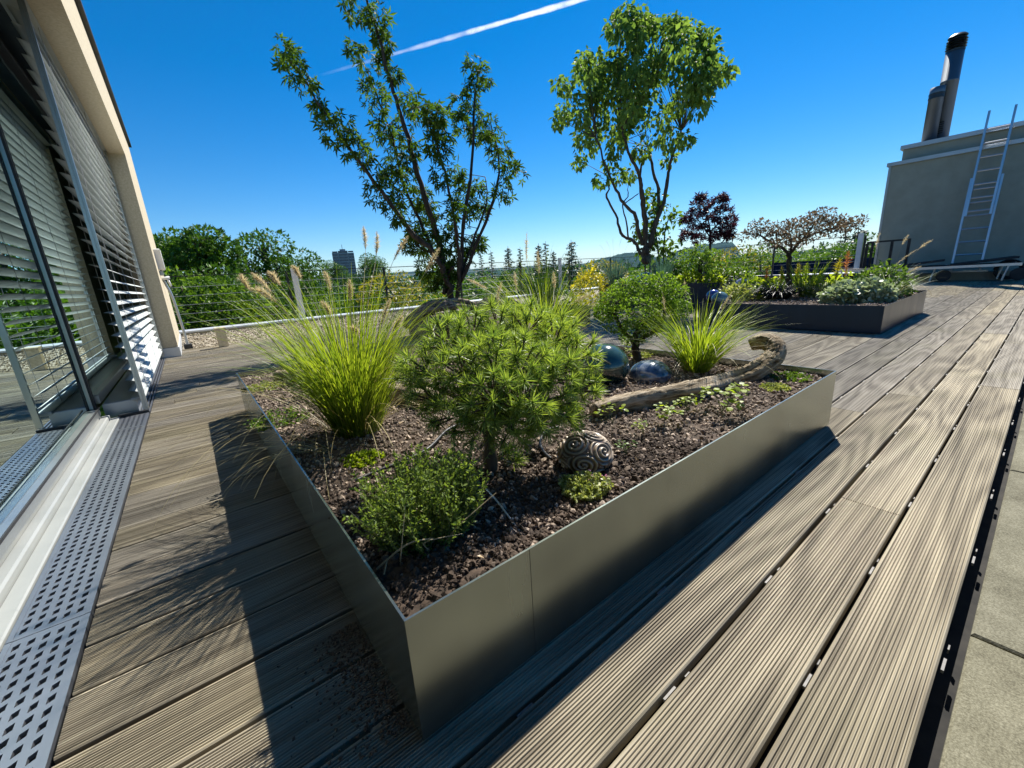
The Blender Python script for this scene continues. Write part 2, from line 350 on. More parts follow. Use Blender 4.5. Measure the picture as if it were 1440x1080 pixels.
# ------------------------------------------------------------------ world, sun, render settings
w = bpy.data.worlds.new('World'); sc.world = w; w.use_nodes = True
nt = w.node_tree; bg = nt.nodes['Background']
sky = nt.nodes.new('ShaderNodeTexSky'); sky.sky_type = 'NISHITA'; sky.sun_disc = False
EL = R_(48.5); AZ = math.atan2(.5973, .2855)       # AZ clockwise from +Y
sky.sun_elevation = EL; sky.sun_rotation = AZ; sky.altitude = 400; sky.air_density = 1.0; sky.dust_density = .05; sky.ozone_density = 6.0
hs = nt.nodes.new('ShaderNodeHueSaturation'); hs.inputs['Saturation'].default_value = 1.36; hs.inputs['Value'].default_value = 1.0
nt.links.new(sky.outputs[0], hs.inputs['Color']); nt.links.new(hs.outputs[0], bg.inputs['Color']); bg.inputs['Strength'].default_value = .070
sd = bpy.data.lights.new('sun', 'SUN'); so = bpy.data.objects.new('sun', sd); C.objects.link(so)
sd.energy = 5.0; sd.angle = R_(.53); sd.color = (1, .95, .86)
sdir = Vector((math.cos(EL)*math.sin(AZ), math.cos(EL)*math.cos(AZ), math.sin(EL)))
so.rotation_euler = sdir.to_track_quat('Z', 'Y').to_euler(); so.location = (6, 3, 8)
sc.view_settings.view_transform = 'Standard'; sc.view_settings.look = 'None'; sc.view_settings.exposure = 0.95; sc.view_settings.gamma = 1
sc.cycles.caustics_reflective = False; sc.cycles.caustics_refractive = False; sc.cycles.sample_clamp_indirect = 6
sc.cycles.max_bounces = 8; sc.cycles.transparent_max_bounces = 12; sc.cycles.use_denoising = True

exec_parts = []
# ================================================================== SETTING
# deck: every board a grooved strip, boards run along X
def deck():
    g = Geo(); PITCH = .15; Wd = .1395
    NG = 22
    prof = [(0, -.026), (0, -.003), (.003, 0)]
    gw = (Wd - .010) / NG
    for i in range(NG):
        y = .005 + i*gw; prof += [(y, 0), (y + gw*.22, -.0030), (y + gw*.50, -.0030), (y + gw*.74, 0)]
    prof += [(Wd - .003, 0), (Wd, -.003), (Wd, -.026)]
    prof = np.array(prof); k = len(prof); clips = Geo()
    X0, X1 = -.338, 13.42
    for r in range(50):
        y0 = .013 + r*PITCH
        if y0 > 7.4: break
        x = X0 - random.uniform(0, 3.2)
        joints = {0: [-.6, 3.345, 7.3, 11.3, 15], 1: [-1.6, 1.516, 5.4, 9.4, 14], 2: [-.9, 2.9, 6.8, 10.7, 15]}.get(r)
        if joints is None:
            joints = [x]
            while joints[-1] < X1: joints.append(joints[-1] + random.choice((2.95, 3.95, 3.95)))
        dz = random.uniform(-.0012, .0012); dy = random.uniform(-.0012, .0012)
        for a, b in zip(joints[:-1], joints[1:]):
            a = max(a + .002, X0); b = min(b - .002, X1)
            if b - a < .05: continue
            zz = dz + random.uniform(-.0008, .0008)
            V = [(a, y0 + dy + p, q + zz) for p, q in prof] + [(b, y0 + dy + p, q + zz) for p, q in prof]
            i = np.arange(k - 1); F = np.stack([i, i + k, i + k + 1, i + 1], 1)
            g.add(V, F)
            g.F.append((np.array([list(range(k))]) + g.n - 2*k, 0)); g.F.append((np.array([list(range(k))[::-1]]) + g.n - k, 0))
        for q in range(32):
            cx = .1 + q*.43 + (r % 2)*.21
            if y0 < 3.2 and cx < 7 and .16 < cx < 2.17 and y0 > .5: continue
            clips.box(cx, cx + .036, y0 - .0080, y0 - .0038, -.014, -.007)
            clips.box(cx + .07, cx + .085, y0 - .0075, y0 - .0050, -.02, -.010)
    o = tag(g.build('deck', M['deck']), kind='structure')
    tag(clips.build('spacer_clip', M['clip'], o), kind='stuff')
deck()
g = Geo(); g.box(-.342, 14.6, -6, 9.7, -.5, -.055); tag(g.build('roof_slab', M['slab']), kind='structure')
g = Geo()
for i in range(16):
    for j in range(8):
        xs = .1 + i*1.0; off = 0 if j == 0 else random.uniform(-.5, .5)
        g.box(xs + off + .003, xs + off + .997, -.012 - (j+1)*.4, -.016 - j*.4, -.045, -.004 + random.uniform(-.0015, .0015), bev=.004)
g.box(-3, .1, -3.2, -.016, -.045, -.005, bev=.004)
tag(g.build('paving', M['paver']), kind='structure')
g = Geo(); g.add([(-.338, 7.44, -.035), (13.6, 7.44, -.035), (13.6, 9.25, .07), (-.338, 9.25, .07), (-.338, 7.44, -.054), (13.6, 7.44, -.054), (13.6, 9.25, -.054), (-.338, 9.25, -.054)], [(0, 1, 2, 3), (0, 4, 5, 1), (4, 7, 6, 5), (1, 5, 6, 2), (3, 2, 6, 7), (0, 3, 7, 4)]); go = tag(g.build('gravel_strip', M['gravel']), kind='structure')
n = 5000; p = np.stack([rng.uniform(-.3, 5.5, n), rng.uniform(7.46, 9.22, n), np.full(n, -.03)], 1); p[:, 2] += (p[:, 1] - 7.44)*.058
rocks(Geo(), p, rng.uniform(.012, .024, n)).build('pebbles', M['pebble'], go)['kind'] = 'stuff'

# ================================================================== GLAZED FACADE (left)
fac = thing('glazed_building', (-.6, 3.6, 0), 'beige rendered penthouse with tall reflective sliding glass and flat dark edged roof', 'building')
g = Geo(); ZS, ZT, XF = 2.33, 3.0, -.19
g.box(-.42, XF, 6.72, 9.1, .12, ZS)                    # pilaster
g.box(-.335, XF, -4, 9.1, ZS, ZT)                       # lintel band, front
g.box(-6, -.337, 8.8, 9.098, -.1, ZT - .01)            # end wall
g.build('wall', M['render'], fac)
g = Geo(); g.box(-.44, XF + .012, 6.71, 9.112, -.05, .118); g.build('plinth', M['coping'], fac)
g = Geo(); g.box(-6.2, XF + .035, -4, 9.14, ZT + .003, ZT + .07); g.box(-6.2, -.455, -4, 8.79, ZS + .1, ZS + .14); g.build('roof', M['roofedge'], fac)
g = Geo(); g.box(-5, -.7, -4, 8.7, -.06, -.005, 1); g.box(-5.05, -4.9, -4, 8.7, 0, 2.6); g.box(-4.9, -.7, 8.5, 8.69, 0, 2.6); g.box(-4.9, -.7, -4, 8.5, 2.5, 2.58)
g.build('interior', [M['room'], M['roomfloor']], fac)
g = Geo(); XG = -.60
g.box(XG - .03, XG + .03, -4, 3.6, .045, .085, bev=.004); 
g.box(XG - .03, XG + .03, 3.70, 6.71, .10, .16, bev=.004); g.box(XG - .02, XG + .004, 3.615, 3.66, .0, ZS - .021, bev=.004)
g.build('door_frame', M['frame'], fac)
g = Geo(); g.box(XG - .03, XG + .03, -4, 3.61, ZS - .02, ZS + .02, bev=.004); g.box(XG - .03, XG + .03, -4, 6.71, ZS + .03, ZS + .06, bev=.004); g.box(XG + .0045, XG + .016, 3.60, 3.645, .06, ZS - .03); g.box(XG + .031, XG + .036, -4, 3.6, .088, .098); g.build('seal', M['dark'], fac)
g = Geo(); g.box(XG - .012, XG - .006, -4, 3.612, .086, ZS - .022); g.build('glass_pane', M['glass'], fac)
g = Geo(); g.box(XG - .012, XG - .006, 3.697, 6.7, .161, ZS - .022); g.build('glass_pane', M['glass'], fac)
g = Geo()                                               # two stepped white threshold
g.box(-.575, -.536, -4, 3.612, -.03, .036, bev=.006); g.box(-.5355, -.492, -4, 3.612, -.03, .010, bev=.004)
g.box(-.64, -.576, -4, 3.612, -.03, .043)
g.build('sill', M['sill'], fac)
g = Geo(); g.box(-.568, -.40, 3.70, 6.71, -.03, .095, bev=.005); g.build('base_panel', M['flash'], fac)
g = Geo(); g.box(-.50, -.345, 3.615, 3.64, .0, .018); g.build('end_strip', M['roofedge'], fac)
g = Geo()
for x in (-.392, -.372, -.352): g.box(x, x + .009, 3.645, 6.71, -.03, .004)
g.build('track', M['drain'], fac)

# external venetian blind
bl = thing('external_blind', (-.38, 3.64, 0), 'aluminium venetian blind hanging in front of the far glass bay', 'blind')
g = Geo(); XB = -.386
z = .14; i = 0
while z < ZS - .02:
    a = R_(24); hw = .040; y0, y1 = 3.685, 6.66
    cs = []
    for t in np.linspace(-1, 1, 5):
        cs.append((XB + t*hw*math.cos(a), z + t*hw*math.sin(a)*-1 + .006*(1 - t*t)))
    V = [(x, y, zz) for y in (y0, y1) for x, zz in cs]
    g.add(V, [(j, j+1, j+6, j+5) for j in range(4)]); z += .074; i += 1
o = g.build('slats', M['slat'], bl, True)
md = o.modifiers.new('thick', 'SOLIDIFY'); md.thickness = .0012
for y in (3.64, 6.665):
    g = Geo(); g.box(-.372, -.357, y, y + .026, .02, ZS, bev=.002); g.box(-.356, -.343, y + .004, y + .022, .02, ZS, bev=.002); g.build('guide_rail', M['frame'], bl)
for y in (3.95, 4.65, 5.4, 6.15):
    g = Geo(); g.tube([(XB - .039, y, .12), (XB - .039, y, ZS)], .0016, 5); g.tube([(XB + .039, y, .12), (XB + .039, y, ZS)], .0016, 5); g.build('cord', M['cord'], bl)
g = Geo(); g.box(XB - .035, XB + .035, 3.68, 6.66, .085, .105, bev=.004); g.build('bottom_rail', M['slat'], bl)
g = Geo(); g.box(-.45, -.338, 3.64, 6.7, ZS + .01, ZS + .09); g.build('head_box', M['slat'], bl)

# slotted drain covers
def drain(y0, y1, label):
    d = thing('drain_cover', (-.42, y0, 0), label, 'drain grate', 'slotted drain covers along the glass door')
    g = Geo(); xa, xb = -.488, -.345; pit = .0335; ncol = 5; cw = (xb - xa - .022) / ncol
    g.box(xa, xa + .011, y0, y1, -.03, .003); g.box(xb - .011, xb, y0, y1, -.03, .003)
    g.box(xa + .0112, xb - .0112, y0, y0 + .012, -.03, .002); g.box(xa + .0112, xb - .0112, y1 - .012, y1, -.03, .002)
    nr = int((y1 - y0 - .024) / pit); pit = (y1 - y0 - .024) / nr
    for r in range(nr):
        for c in range(ncol):
            X = xa + .011 + c*cw; Y = y0 + .012 + r*pit; sk = .006
            o_ = [(X, Y), (X + cw, Y), (X + cw, Y + pit), (X, Y + pit)]
            hx0, hx1, hy0, hy1 = X + cw*.26, X + cw*.74, Y + pit*.24, Y + pit*.76
            i_ = [(hx0, hy0 - sk/2), (hx1, hy0 + sk/2), (hx1, hy1 + sk/2), (hx0, hy1 - sk/2)]
            V = [(a, b, .002) for a, b in o_] + [(a, b, .002) for a, b in i_] + [(a, b, -.006) for a, b in i_]
            F = [(j, (j+1) % 4, 4 + (j+1) % 4, 4 + j) for j in range(4)] + [(4 + j, 4 + (j+1) % 4, 8 + (j+1) % 4, 8 + j) for j in range(4)]
            g.add(V, F)
    g.build('grate', M['drain'], d)
    g = Geo(); g.box(xa + .0115, xb - .0115, y0 + .002, y1 - .002, -.06, -.032); g.build('channel', M['slab'], d)
drain(-.2, 1.341, 'nearest slotted steel drain cover, cut off by the lower left corner of the photo')
drain(1.344, 3.268, 'longest slotted steel drain cover, running along the middle of the white door sill')
drain(3.271, 3.61, 'short slotted steel drain cover at the foot of the blind guide rail')

# ================================================================== PLANTERS
def planter(name, x0, x1, y0, y1, h, label, mat, nchip, soil_drop=.035, seam=None, mound=0.0):
    t = thing(name, (x0, y0, 0), label, 'planter', 'sheet metal planters on the deck')
    th = .004; g = Geo(); b = .010; e = .0005
    g.box(x0, x1, y0, y0 + th, b, h); g.box(x0, x1, y1 - th, y1, b, h); g.box(x0, x0 + th, y0 + th + e, y1 - th - e, b, h); g.box(x1 - th, x1, y0 + th + e, y1 - th - e, b, h)
    if seam: g.box(seam, seam + .0006, y0 - .0005, y0 - .0001, b, h - .001, 1)
    g.build('shell', [mat, M['roofedge']], t)
    nx, ny = max(24, int((x1 - x0) / .022)), max(24, int((y1 - y0) / .022))
    X, Y = np.meshgrid(np.linspace(x0 + .005, x1 - .005, nx), np.linspace(y0 + .005, y1 - .005, ny))
    Z = np.full_like(X, h - soil_drop)
    for k in range(26):
        cx, cy, r = rng.uniform(x0, x1), rng.uniform(y0, y1), rng.uniform(.08, .3)
        Z += rng.uniform(-.012, .014) * np.exp(-((X - cx)**2 + (Y - cy)**2) / r**2)
    Z += rng.normal(0, .0025, Z.shape)
    if mound: Z += mound * np.clip(1 - ((X - (x0+x1)/2) / ((x1-x0)*.5))**2, 0, 1) * np.clip(1 - ((Y - (y0+y1)/2) / ((y1-y0)*.5))**2, 0, 1)
    V = np.stack([X, Y, Z], -1).reshape(-1, 3); i = np.arange(ny - 1)[:, None]*nx + np.arange(nx - 1)[None]
    F = np.stack([i, i + 1, i + nx + 1, i + nx], -1).reshape(-1, 4)
    so_ = Geo().add(V, F).build('soil', M['soil'], t, True)
    p = np.stack([rng.uniform(x0 + .012, x1 - .012, nchip), rng.uniform(y0 + .012, y1 - .012, nchip)], 1)
    ix = ((p[:, 0] - x0) / (x1 - x0) * (nx - 1)).astype(int); iy = ((p[:, 1] - y0) / (y1 - y0) * (ny - 1)).astype(int)
    pz = Z[iy, ix] + rng.uniform(-.002, .005, nchip)
    sz = rng.gamma(4, .0013, nchip).clip(.0028, .0125) * (1.6 if x0 > 2 else 1)
    P3 = np.stack([p[:, 0], p[:, 1], pz], 1)
    if x0 < 2:                                            # bare dark earth in the front corner
        keep = (P3[:, 0] + P3[:, 1] > .92) | (rng.uniform(0, 1, nchip) < .25); P3, sz = P3[keep], sz[keep]
    tag(rocks(Geo(), P3, sz).build('mulch', M['chip'], so_), kind='stuff')
    if x0 < 2:
        n = 9000; q = rng.uniform(0, 1, (n, 2)); cx = x0 + .008 + q[:, 0]*.95; cy = y0 + .008 + q[:, 1]*.6*(1 - q[:, 0]*.7)
        ix = ((cx - x0)/(x1 - x0)*(nx - 1)).astype(int); iy = ((cy - y0)/(y1 - y0)*(ny - 1)).astype(int)
        n_ = 260; lx = np.stack([rng.uniform(x0 + .03, x1 - .03, n_), rng.uniform(y0 + .03, y1 - .03, n_)], 1); lz = Z[((lx[:, 1] - y0)/(y1 - y0)*(ny - 1)).astype(int), ((lx[:, 0] - x0)/(x1 - x0)*(nx - 1)).astype(int)]
        lt = Geo(); leaves(lt, OV, np.column_stack([lx, lz + .007]), .022, droop=0, spread=1, up=2.5, svar=.5); tag(lt.build('leaf_litter', L['litter'], so_), kind='stuff')
        tag(rocks(Geo(), np.stack([cx, cy, Z[iy, ix] + rng.uniform(-.001, .004, n)], 1), rng.gamma(3, .0016, n).clip(.0015, .011)).build('soil_clods', M['soil'], so_), kind='stuff')
    return t
PX0, PX1, PY0, PY1, PH = .16, 2.172, .518, 3.09, .254
SZ = PH - .03
planter('metal_planter', PX0, PX1, PY0, PY1, PH, 'large low olive grey metal planter in the foreground with dwarf pine and spiral ball', M['planter'], 44000, seam=float(gz(744, 772, PH)[0]))
planter('metal_planter', 4.95, 6.88, .90, 2.68, .262, 'dark metal planter in the middle distance with small copper leaved tree', M['planter_dark'], 5000)
planter('metal_planter', 6.6, 8.9, 3.2, 5.6, .42, 'taller dark metal planter at the back under the big leafy tree', M['planter_dark'], 1500)
planter('metal_planter', 2.4, 4.4, 3.9, 5.5, .262, 'shaded metal planter behind the dwarf pine holding the tall thin maple', M['planter_dark'], 2500, mound=.05)

# spilled soil beside the near corner
n = 700; q = np.abs(rng.normal(0, .05, n)); p = np.stack([PX0 - .004 - q, rng.uniform(.56, .86, n) + 0*q, np.full(n, .0015)], 1)
tag(rocks(Geo(), p, rng.uniform(.0012, .004, n)).build('spilled_soil', M['soil']), 'dark crumbs of soil spilled on the boards beside the planter corner', 'soil', kind='stuff')

# ================================================================== PLANT BUILDERS
def grass_plant(base, label, n=420, length=.52, spread=.07, leafmat=None, heads=(), width=.0055, lean=(2, 38), curve=(15, 75), group=None, dry=30, seg=8, hairs=240, hrad=.012, cat='grass plant', name='fountain_grass'):
    t = thing(name, tuple(base), label, cat, group)
    g = Geo(); blades(g, base, n, length, spread, lean, curve, width, seg, lvar=.35)
    if dry: blades(g, base, dry, length*1.15, spread, (25, 60), (60, 130), width*.7, 10, mat=1)
    g.build('blades', [leafmat or L['grass'], L['grassdry']], t)
    for hb, tip, off in heads:
        b = np.array(base) + [rng.normal(0, spread*.4), rng.normal(0, spread*.4), 0]
        B_ = dep(*hb, base, off); T_ = dep(*tip, base, off); mid = (b + B_)/2 + [0, 0, .12*np.linalg.norm(B_[:2] - b[:2])]
        plume(t, [b, mid, B_, T_], np.linalg.norm(T_ - B_)*1.02, hrad, hairs)
    return t
def stem_bush(name, base, label, cat, n=200, h=.18, spread=.12, per=24, lsize=.011, leaf=None, tpl=DI, stem=None, lean=35, group=None, fl=None, sq=(1, 1), r=.0011, up=.6):
    t = thing(name, tuple(base), label, cat, group); g = Geo(); f = Geo(); P = []; A = []
    for i in range(n):
        a = rng.uniform(0, 2*np.pi); q = math.sqrt(rng.uniform(0, 1)); b = np.array(base) + [q*spread*.55*math.cos(a)*sq[0], q*spread*.55*math.sin(a)*sq[1], -.005]
        ln = R_(lean)*q + rng.normal(0, .12); hh = h*rng.uniform(.65, 1.1)*(1 - .25*q); d = np.array([math.cos(a)*math.sin(ln)*sq[0], math.sin(a)*math.sin(ln)*sq[1], math.cos(ln)])
        top = b + d*hh; mid = (b + top)/2 + rng.normal(0, .012, 3)*h*4
        pts = smooth_path([b, mid, top], 6); g.tube(pts, np.linspace(r, r*.5, 6), 3, cap=False)
        u = rng.uniform(.12, 1, per); pp = np.stack([np.interp(u*5, np.arange(6), pts[:, j]) for j in range(3)], 1)
        P.append(pp); A.append(np.repeat(d[None], per, 0))
    P = np.concatenate(P); A = np.concatenate(A); ax = nrm(rdir(len(P)) + A*.7); s, a_, nn = frames(ax, nrm(rdir(len(P)) + [0, 0, up]))
    mi = 0; f.inst(tpl[0], tpl[1], P, s, a_, nn, lsize*rng.uniform(.6, 1.3, len(P)))
    g.build('stems', stem or M['stem'], t); f.build('foliage', leaf, t)
    if fl:
        c = Geo(); k = fl[1]; j = rng.integers(0, len(P), k); j = j[P[j, 2] > np.percentile(P[:, 2], 60)]
        if len(fl) > 2: j = j[P[j, 0] > np.percentile(P[:, 0], 70)]
        leaves(c, RO, P[j] + [0, 0, .006], lsize*1.0, up=1.5, spread=.6, droop=-.5); c.build('flowers', fl[0], t)
    return t
def mound(name, base, label, cat, rad, n, tpl, size, leaf, group=None, droop=.1, stems=14):
    t = thing(name, tuple(base), label, cat, group); g = Geo()
    d = inball(n, .5); d[:, 2] = np.abs(d[:, 2]); lump = 1 + .22*np.sin(d[:, 0]*7 + base[0]*9) * np.sin(d[:, 1]*8 + 1) * np.sin(d[:, 2]*6 + 2)
    P = np.array(base) + d*np.array(rad)*lump[:, None]
    leaves(g, tpl, P, size, droop=droop, out=d*.9, up=1.0); g.build('foliage', leaf, t)
    s = Geo()
    for i in range(stems):
        j = rng.integers(0, n); s.tube(smooth_path([np.array(base) - [0, 0, .01], (np.array(base) + P[j])/2 + [0, 0, .02], P[j]], 5), [.003, .0026, .002, .0016, .001], 4, cap=False)
    s.build('stems', M['stem'], t); return t
def woody(name, label, cat, base, limbs, clusters, tpl, lsize, leaf, bark_, per=45, group=None, droop=.3, seedr=None, up=.8, spread=1.0, sides=7):
    # limbs: list of (points, r0, r1); clusters: (centre, radius)
    t = thing(name, tuple(base), label, cat, group); g = Geo()
    for P, r0, r1 in limbs:
        k = max(6, 4*len(P)); Q = smooth_path(P, k); Q[1:-1] += rng.normal(0, r0*.18, (k - 2, 3)); g.tube(Q, np.linspace(r0, r1, k)*(1 + rng.normal(0, .05, k)), sides, noise=.05)
    nodes = np.concatenate([smooth_path(P, 14)[4:] for P, _, _ in limbs])
    f = Geo()
    for c, rad in clusters:
        c = np.asarray(c); rr = np.max(rad); d = np.linalg.norm(nodes - c, axis=1) + 1.2*np.maximum(0, nodes[:, 2] - c[2]); a = nodes[np.argmin(d)]
        mid = (a + c)/2 + rng.normal(0, .1*rr, 3); g.tube(smooth_path([a, mid, c + rdir(1)[0]*rr*.4], 6), np.linspace(.006, .002, 6)*max(1, lsize/.09), 4, cap=False)
        cluster(f, tpl, c, rad, per if np.isscalar(per) else int(per[0]), lsize, droop=droop, up=up, spread=spread)
    g.build('trunk', bark_, t, True); f.build('crown', leaf, t)
    return t

# ------------------------------------------------------------------ main planter plants
GA = np.array([.41, 1.50, SZ])
hA = [((514,352),(511,318),.5),((529,361),(530,325),.5),((553,367),(574,331),.45),((352,409),(339,386),.1),((381,411),(354,384),.1),((389,424),(350,406),0),((395,402),(377,382),.2),((424,393),(411,374),.3),
      ((465,410),(456,381),.3),((493,423),(491,393),.2),((466,444),(451,424),.1),((537,454),(549,420),.1),((552,466),(566,444),0),((509,474),(488,460),-.05),((598,384),(618,348),.4)]
grass_plant(GA, 'tall fountain grass with bristly seed heads at the left rim of the foreground planter', 900, .53, .08, heads=hA, dry=60, width=.0046, lean=(0, 27), curve=(8, 90), hairs=380, hrad=.0155)
# long loose blades arching over the left rim
t = [o for o in C.objects if o.name == 'fountain_grass'][0]
g = Geo(); blades(g, GA + [-.05, .1, 0], 26, .62, .05, (35, 62), (70, 110), .0032, 14, az=(2.2, 4.0)); blades(g, GA + [-.12, -.12, 0], 16, .40, .04, (50, 70), (70, 110), .004, 12, az=(2.4, 3.9)); g.build('blades', L['grassdry'], t)
GB = np.array([1.95, 1.03, SZ])
grass_plant(GB, 'fountain grass beside the curved driftwood at the right of the foreground planter', 430, .40, .06, heads=[((938,446),(932,412),.1),((1012,440),(1032,408),.1),((965,420),(962,392),.3)], dry=36, hrad=.011, hairs=160, lean=(2, 42), curve=(15, 85))
GC = np.append(gz(768, 500, SZ)[:2], SZ)
hC = [((741,368),(741,326),.3),((758,386),(756,350),.3),((780,407),(778,382),.2),((727,410),(724,382),.4),((655,392),(686,406),.3),((700,425),(706,396),.1),((808,425),(830,415),0)]
grass_plant(GC, 'fountain grass rising just behind the dwarf pine', 520, .60, .085, heads=hC, dry=60, hrad=.017, hairs=340, lean=(2, 40), curve=(20, 95))

def dwarf_pine():
    b = np.array([.58, .89, SZ - .02]); c = dep(706, 535, b); t = thing('dwarf_pine', tuple(b), 'dwarf mugo pine with dense round needle crown on a short trunk in the foreground planter', 'pine')
    g = Geo(); tr = smooth_path([b, b + [.004, 0, .07], b + [.02, .02, .13], c + [0, 0, -.05]], 14); g.tube(tr, np.linspace(.021, .012, 14), 10, noise=.12)
    tips = []; f = Geo()
    lobes = [(dep(x, y, b, o), r) for x, y, o, r in ((590,515,.02,.062),(625,475,.08,.072),(660,462,.14,.075),(700,452,.2,.075),(745,455,.2,.078),(785,470,.14,.07),(815,500,.08,.066),(822,545,.03,.058),(800,585,-.02,.05),
      (600,560,-.02,.06),(640,520,-.02,.08),(690,505,.0,.09),(740,510,.0,.09),(785,525,.0,.075),(640,580,-.07,.075),(690,560,-.10,.09),(740,560,-.10,.085),(780,570,-.06,.065),(670,605,-.10,.06),(720,605,-.11,.06),(760,600,-.08,.05),(700,490,.3,.09),(640,490,.26,.07),(770,500,.28,.08),(575,528,.08,.045))]
    for lc, r in lobes:
        lc = np.asarray(lc); k = max(8, int(18*(r/.08)**2)); i = np.arange(k) + .5; ph = np.arccos(1 - 1.75*i/k); th = np.pi*(1 + 5**.5)*i + rng.uniform(0, 6)
        dd = nrm(np.stack([np.cos(th)*np.sin(ph), np.sin(th)*np.sin(ph), np.cos(ph)], 1) + rng.normal(0, .14, (k, 3)))
        for d in dd: tips.append((lc + d*r*rng.uniform(.7, .95), nrm(d + nrm(lc - c)*.35 + [0, 0, .25])))
        g.tube(smooth_path([tr[-3], (tr[-2] + lc)/2 + [0, 0, -.02], lc], 7), np.linspace(.009, .004, 7), 6)
    tips += [(b + [.045, -.035, .075], nrm(np.array([.5, -.6, .5]))), (b + [.06, -.06, .05], nrm(np.array([.6, -.5, .3]))), (dep(715, 636, b), nrm(np.array([.3, -.5, .4])))]
    for p, o in tips:
        s0 = p - o*.022; g.tube([p - o*.05, p], [.003, .002], 4, cap=False)
        k = rng.integers(50, 66); u = rng.uniform(0, 1, k); pos = s0 + (p - s0)*u[:, None]
        ax = nrm(rdir(k)*.8 + o*(.42 + .35*u[:, None])); s_, a, nn = frames(ax, rdir(k))
        f.inst(np.array(NE[0])*[2.6, 1, 1], NE[1], pos, s_, a, nn, rng.uniform(.030, .043, k))
    g.build('trunk', M['bark_b'], t, True); f.build('crown', L['pine'], t)
dwarf_pine()
B0 = np.append(gz(604, 752, SZ)[:2], SZ - .005)
rb = stem_bush('thyme_bush', B0, 'bushy green thyme in the front corner of the foreground planter', 'herb', 360, .215, .13, 44, .0092, L['rosem'], DI, M['stem'], 28, sq=(1.0, .8), fl=None)
g = Geo()
for a in range(9):
    p0 = B0 + [rng.uniform(-.09, .09), rng.uniform(-.08, .05), .02]; g.tube(smooth_path([p0, p0 + [rng.uniform(-.04, .04), -.04, .05], p0 + [rng.uniform(-.09, .09), rng.uniform(-.09, 0), rng.uniform(.02, .15)]], 6), np.linspace(.0014, .0007, 6), 4)
pt = [gz(530, 800, SZ + .012), gz(556, 777, SZ + .045), gz(580, 762, SZ + .06), gz(610, 757, SZ + .06)]; g.tube(smooth_path(pt, 10), np.linspace(.0022, .0012, 10), 5)
g.tube([gz(545, 785, SZ + .03), gz(540, 808, SZ + .012)], .0013, 4); g.build('dry_twig', M['drystem'], rb)
TB = np.append(gz(823, 690, SZ)[:2], SZ - .004)
stem_bush('thyme_bush', TB, 'small pale thyme cushion with pink tips in front of the spiral ball', 'herb', 150, .05, .075, 28, .0062, L['sedum'], RO, M['stem'], 45, fl=(L['pink'], 260, 1), r=.0008)
SD = 'low cushions of ground cover in the foreground planter'
for (px, py, r, hh, lf, lb) in ((510, 645, .055, .022, 'lime', 'small lime green sedum in front of the tall left grass'), (1090, 546, .042, .028, 'sedum', 'mossy sedum cushion just behind the right rim of the foreground planter'),
        (1112, 530, .075, .025, 'mid', 'flat dull green sedum near the far right corner of the foreground planter'), (880, 800, .03, .03, 'sedum', None), (372, 545, .10, .04, 'sedum', 'yellowish moss mat in the far left corner of the foreground planter'),
        (395, 590, .10, .05, 'mid', 'dark green creeping plant by the left rim below the tall grass'), (655, 640, .03, .02, 'lime', None), (805, 575, .03, .02, 'lime', 'tiny yellow green tuft between dwarf pine and driftwood'), (1045, 520, .05, .02, 'sedum', None),
        (525, 668, .03, .02, 'sedum', None), (900, 500, .06, .03, 'sedum', 'low sedum between the glazed balls and the grass'), (875, 745, .02, .02, 'sedum', None)):
    if lb is None: continue
    b = np.append(gz(px, py, SZ)[:2], SZ - .004); stem_bush('sedum', b, lb, 'sedum', 90, hh, r*1.7, 16, .0085, L[lf], RO, M['stem'], 60, group=SD, r=.0008)
def columbine(px, py, label, sc_=1.0, leaf='lime', k=6):
    b = np.append(gz(px, py, SZ)[:2], SZ); t = thing('columbine', tuple(b), label, 'seedling', 'leafy seedlings below the driftwood'); g = Geo(); f = Geo()
    for i in range(k):
        a = rng.uniform(0, 6.28); h = rng.uniform(.03, .075)*sc_; top = b + [math.cos(a)*.04*sc_, math.sin(a)*.04*sc_, h]; g.tube(smooth_path([b, b + (top - b)*.5 + [0, 0, .015], top], 5), .0009, 4)
        n = 9; dd = rdir(n)*[.018*sc_, .018*sc_, .004]; leaves(f, RO, top + dd, .0135*sc_, up=2.5, droop=0, out=nrm(dd)*1.0, spread=.4)
    g.build('stems', M['stem'], t); f.build('foliage', L[leaf], t)
columbine(935, 592, 'bright lime seedling in front of the middle of the driftwood', 1.0); columbine(1015, 580, 'larger pale green seedling below the bend of the driftwood', 1.35, 'lime', 8)
columbine(965, 580, 'yellow green seedling between its neighbours under the driftwood', .9); columbine(862, 595, 'thin stemmed seedling at the left end of the driftwood', 1.0, 'lime', 3)
columbine(905, 610, 'tiny lime seedling on the mulch right of the spiral ball', .6, 'lime', 4); columbine(880, 640, 'small dark seedling beside the spiral ball', .5, 'mid', 5)
columbine(880, 498, 'small upright green sprout behind the glazed balls', 1.2, 'lime', 6); columbine(440, 560, 'dark leafy weed under the tall left grass', 1.3, 'mid', 9)


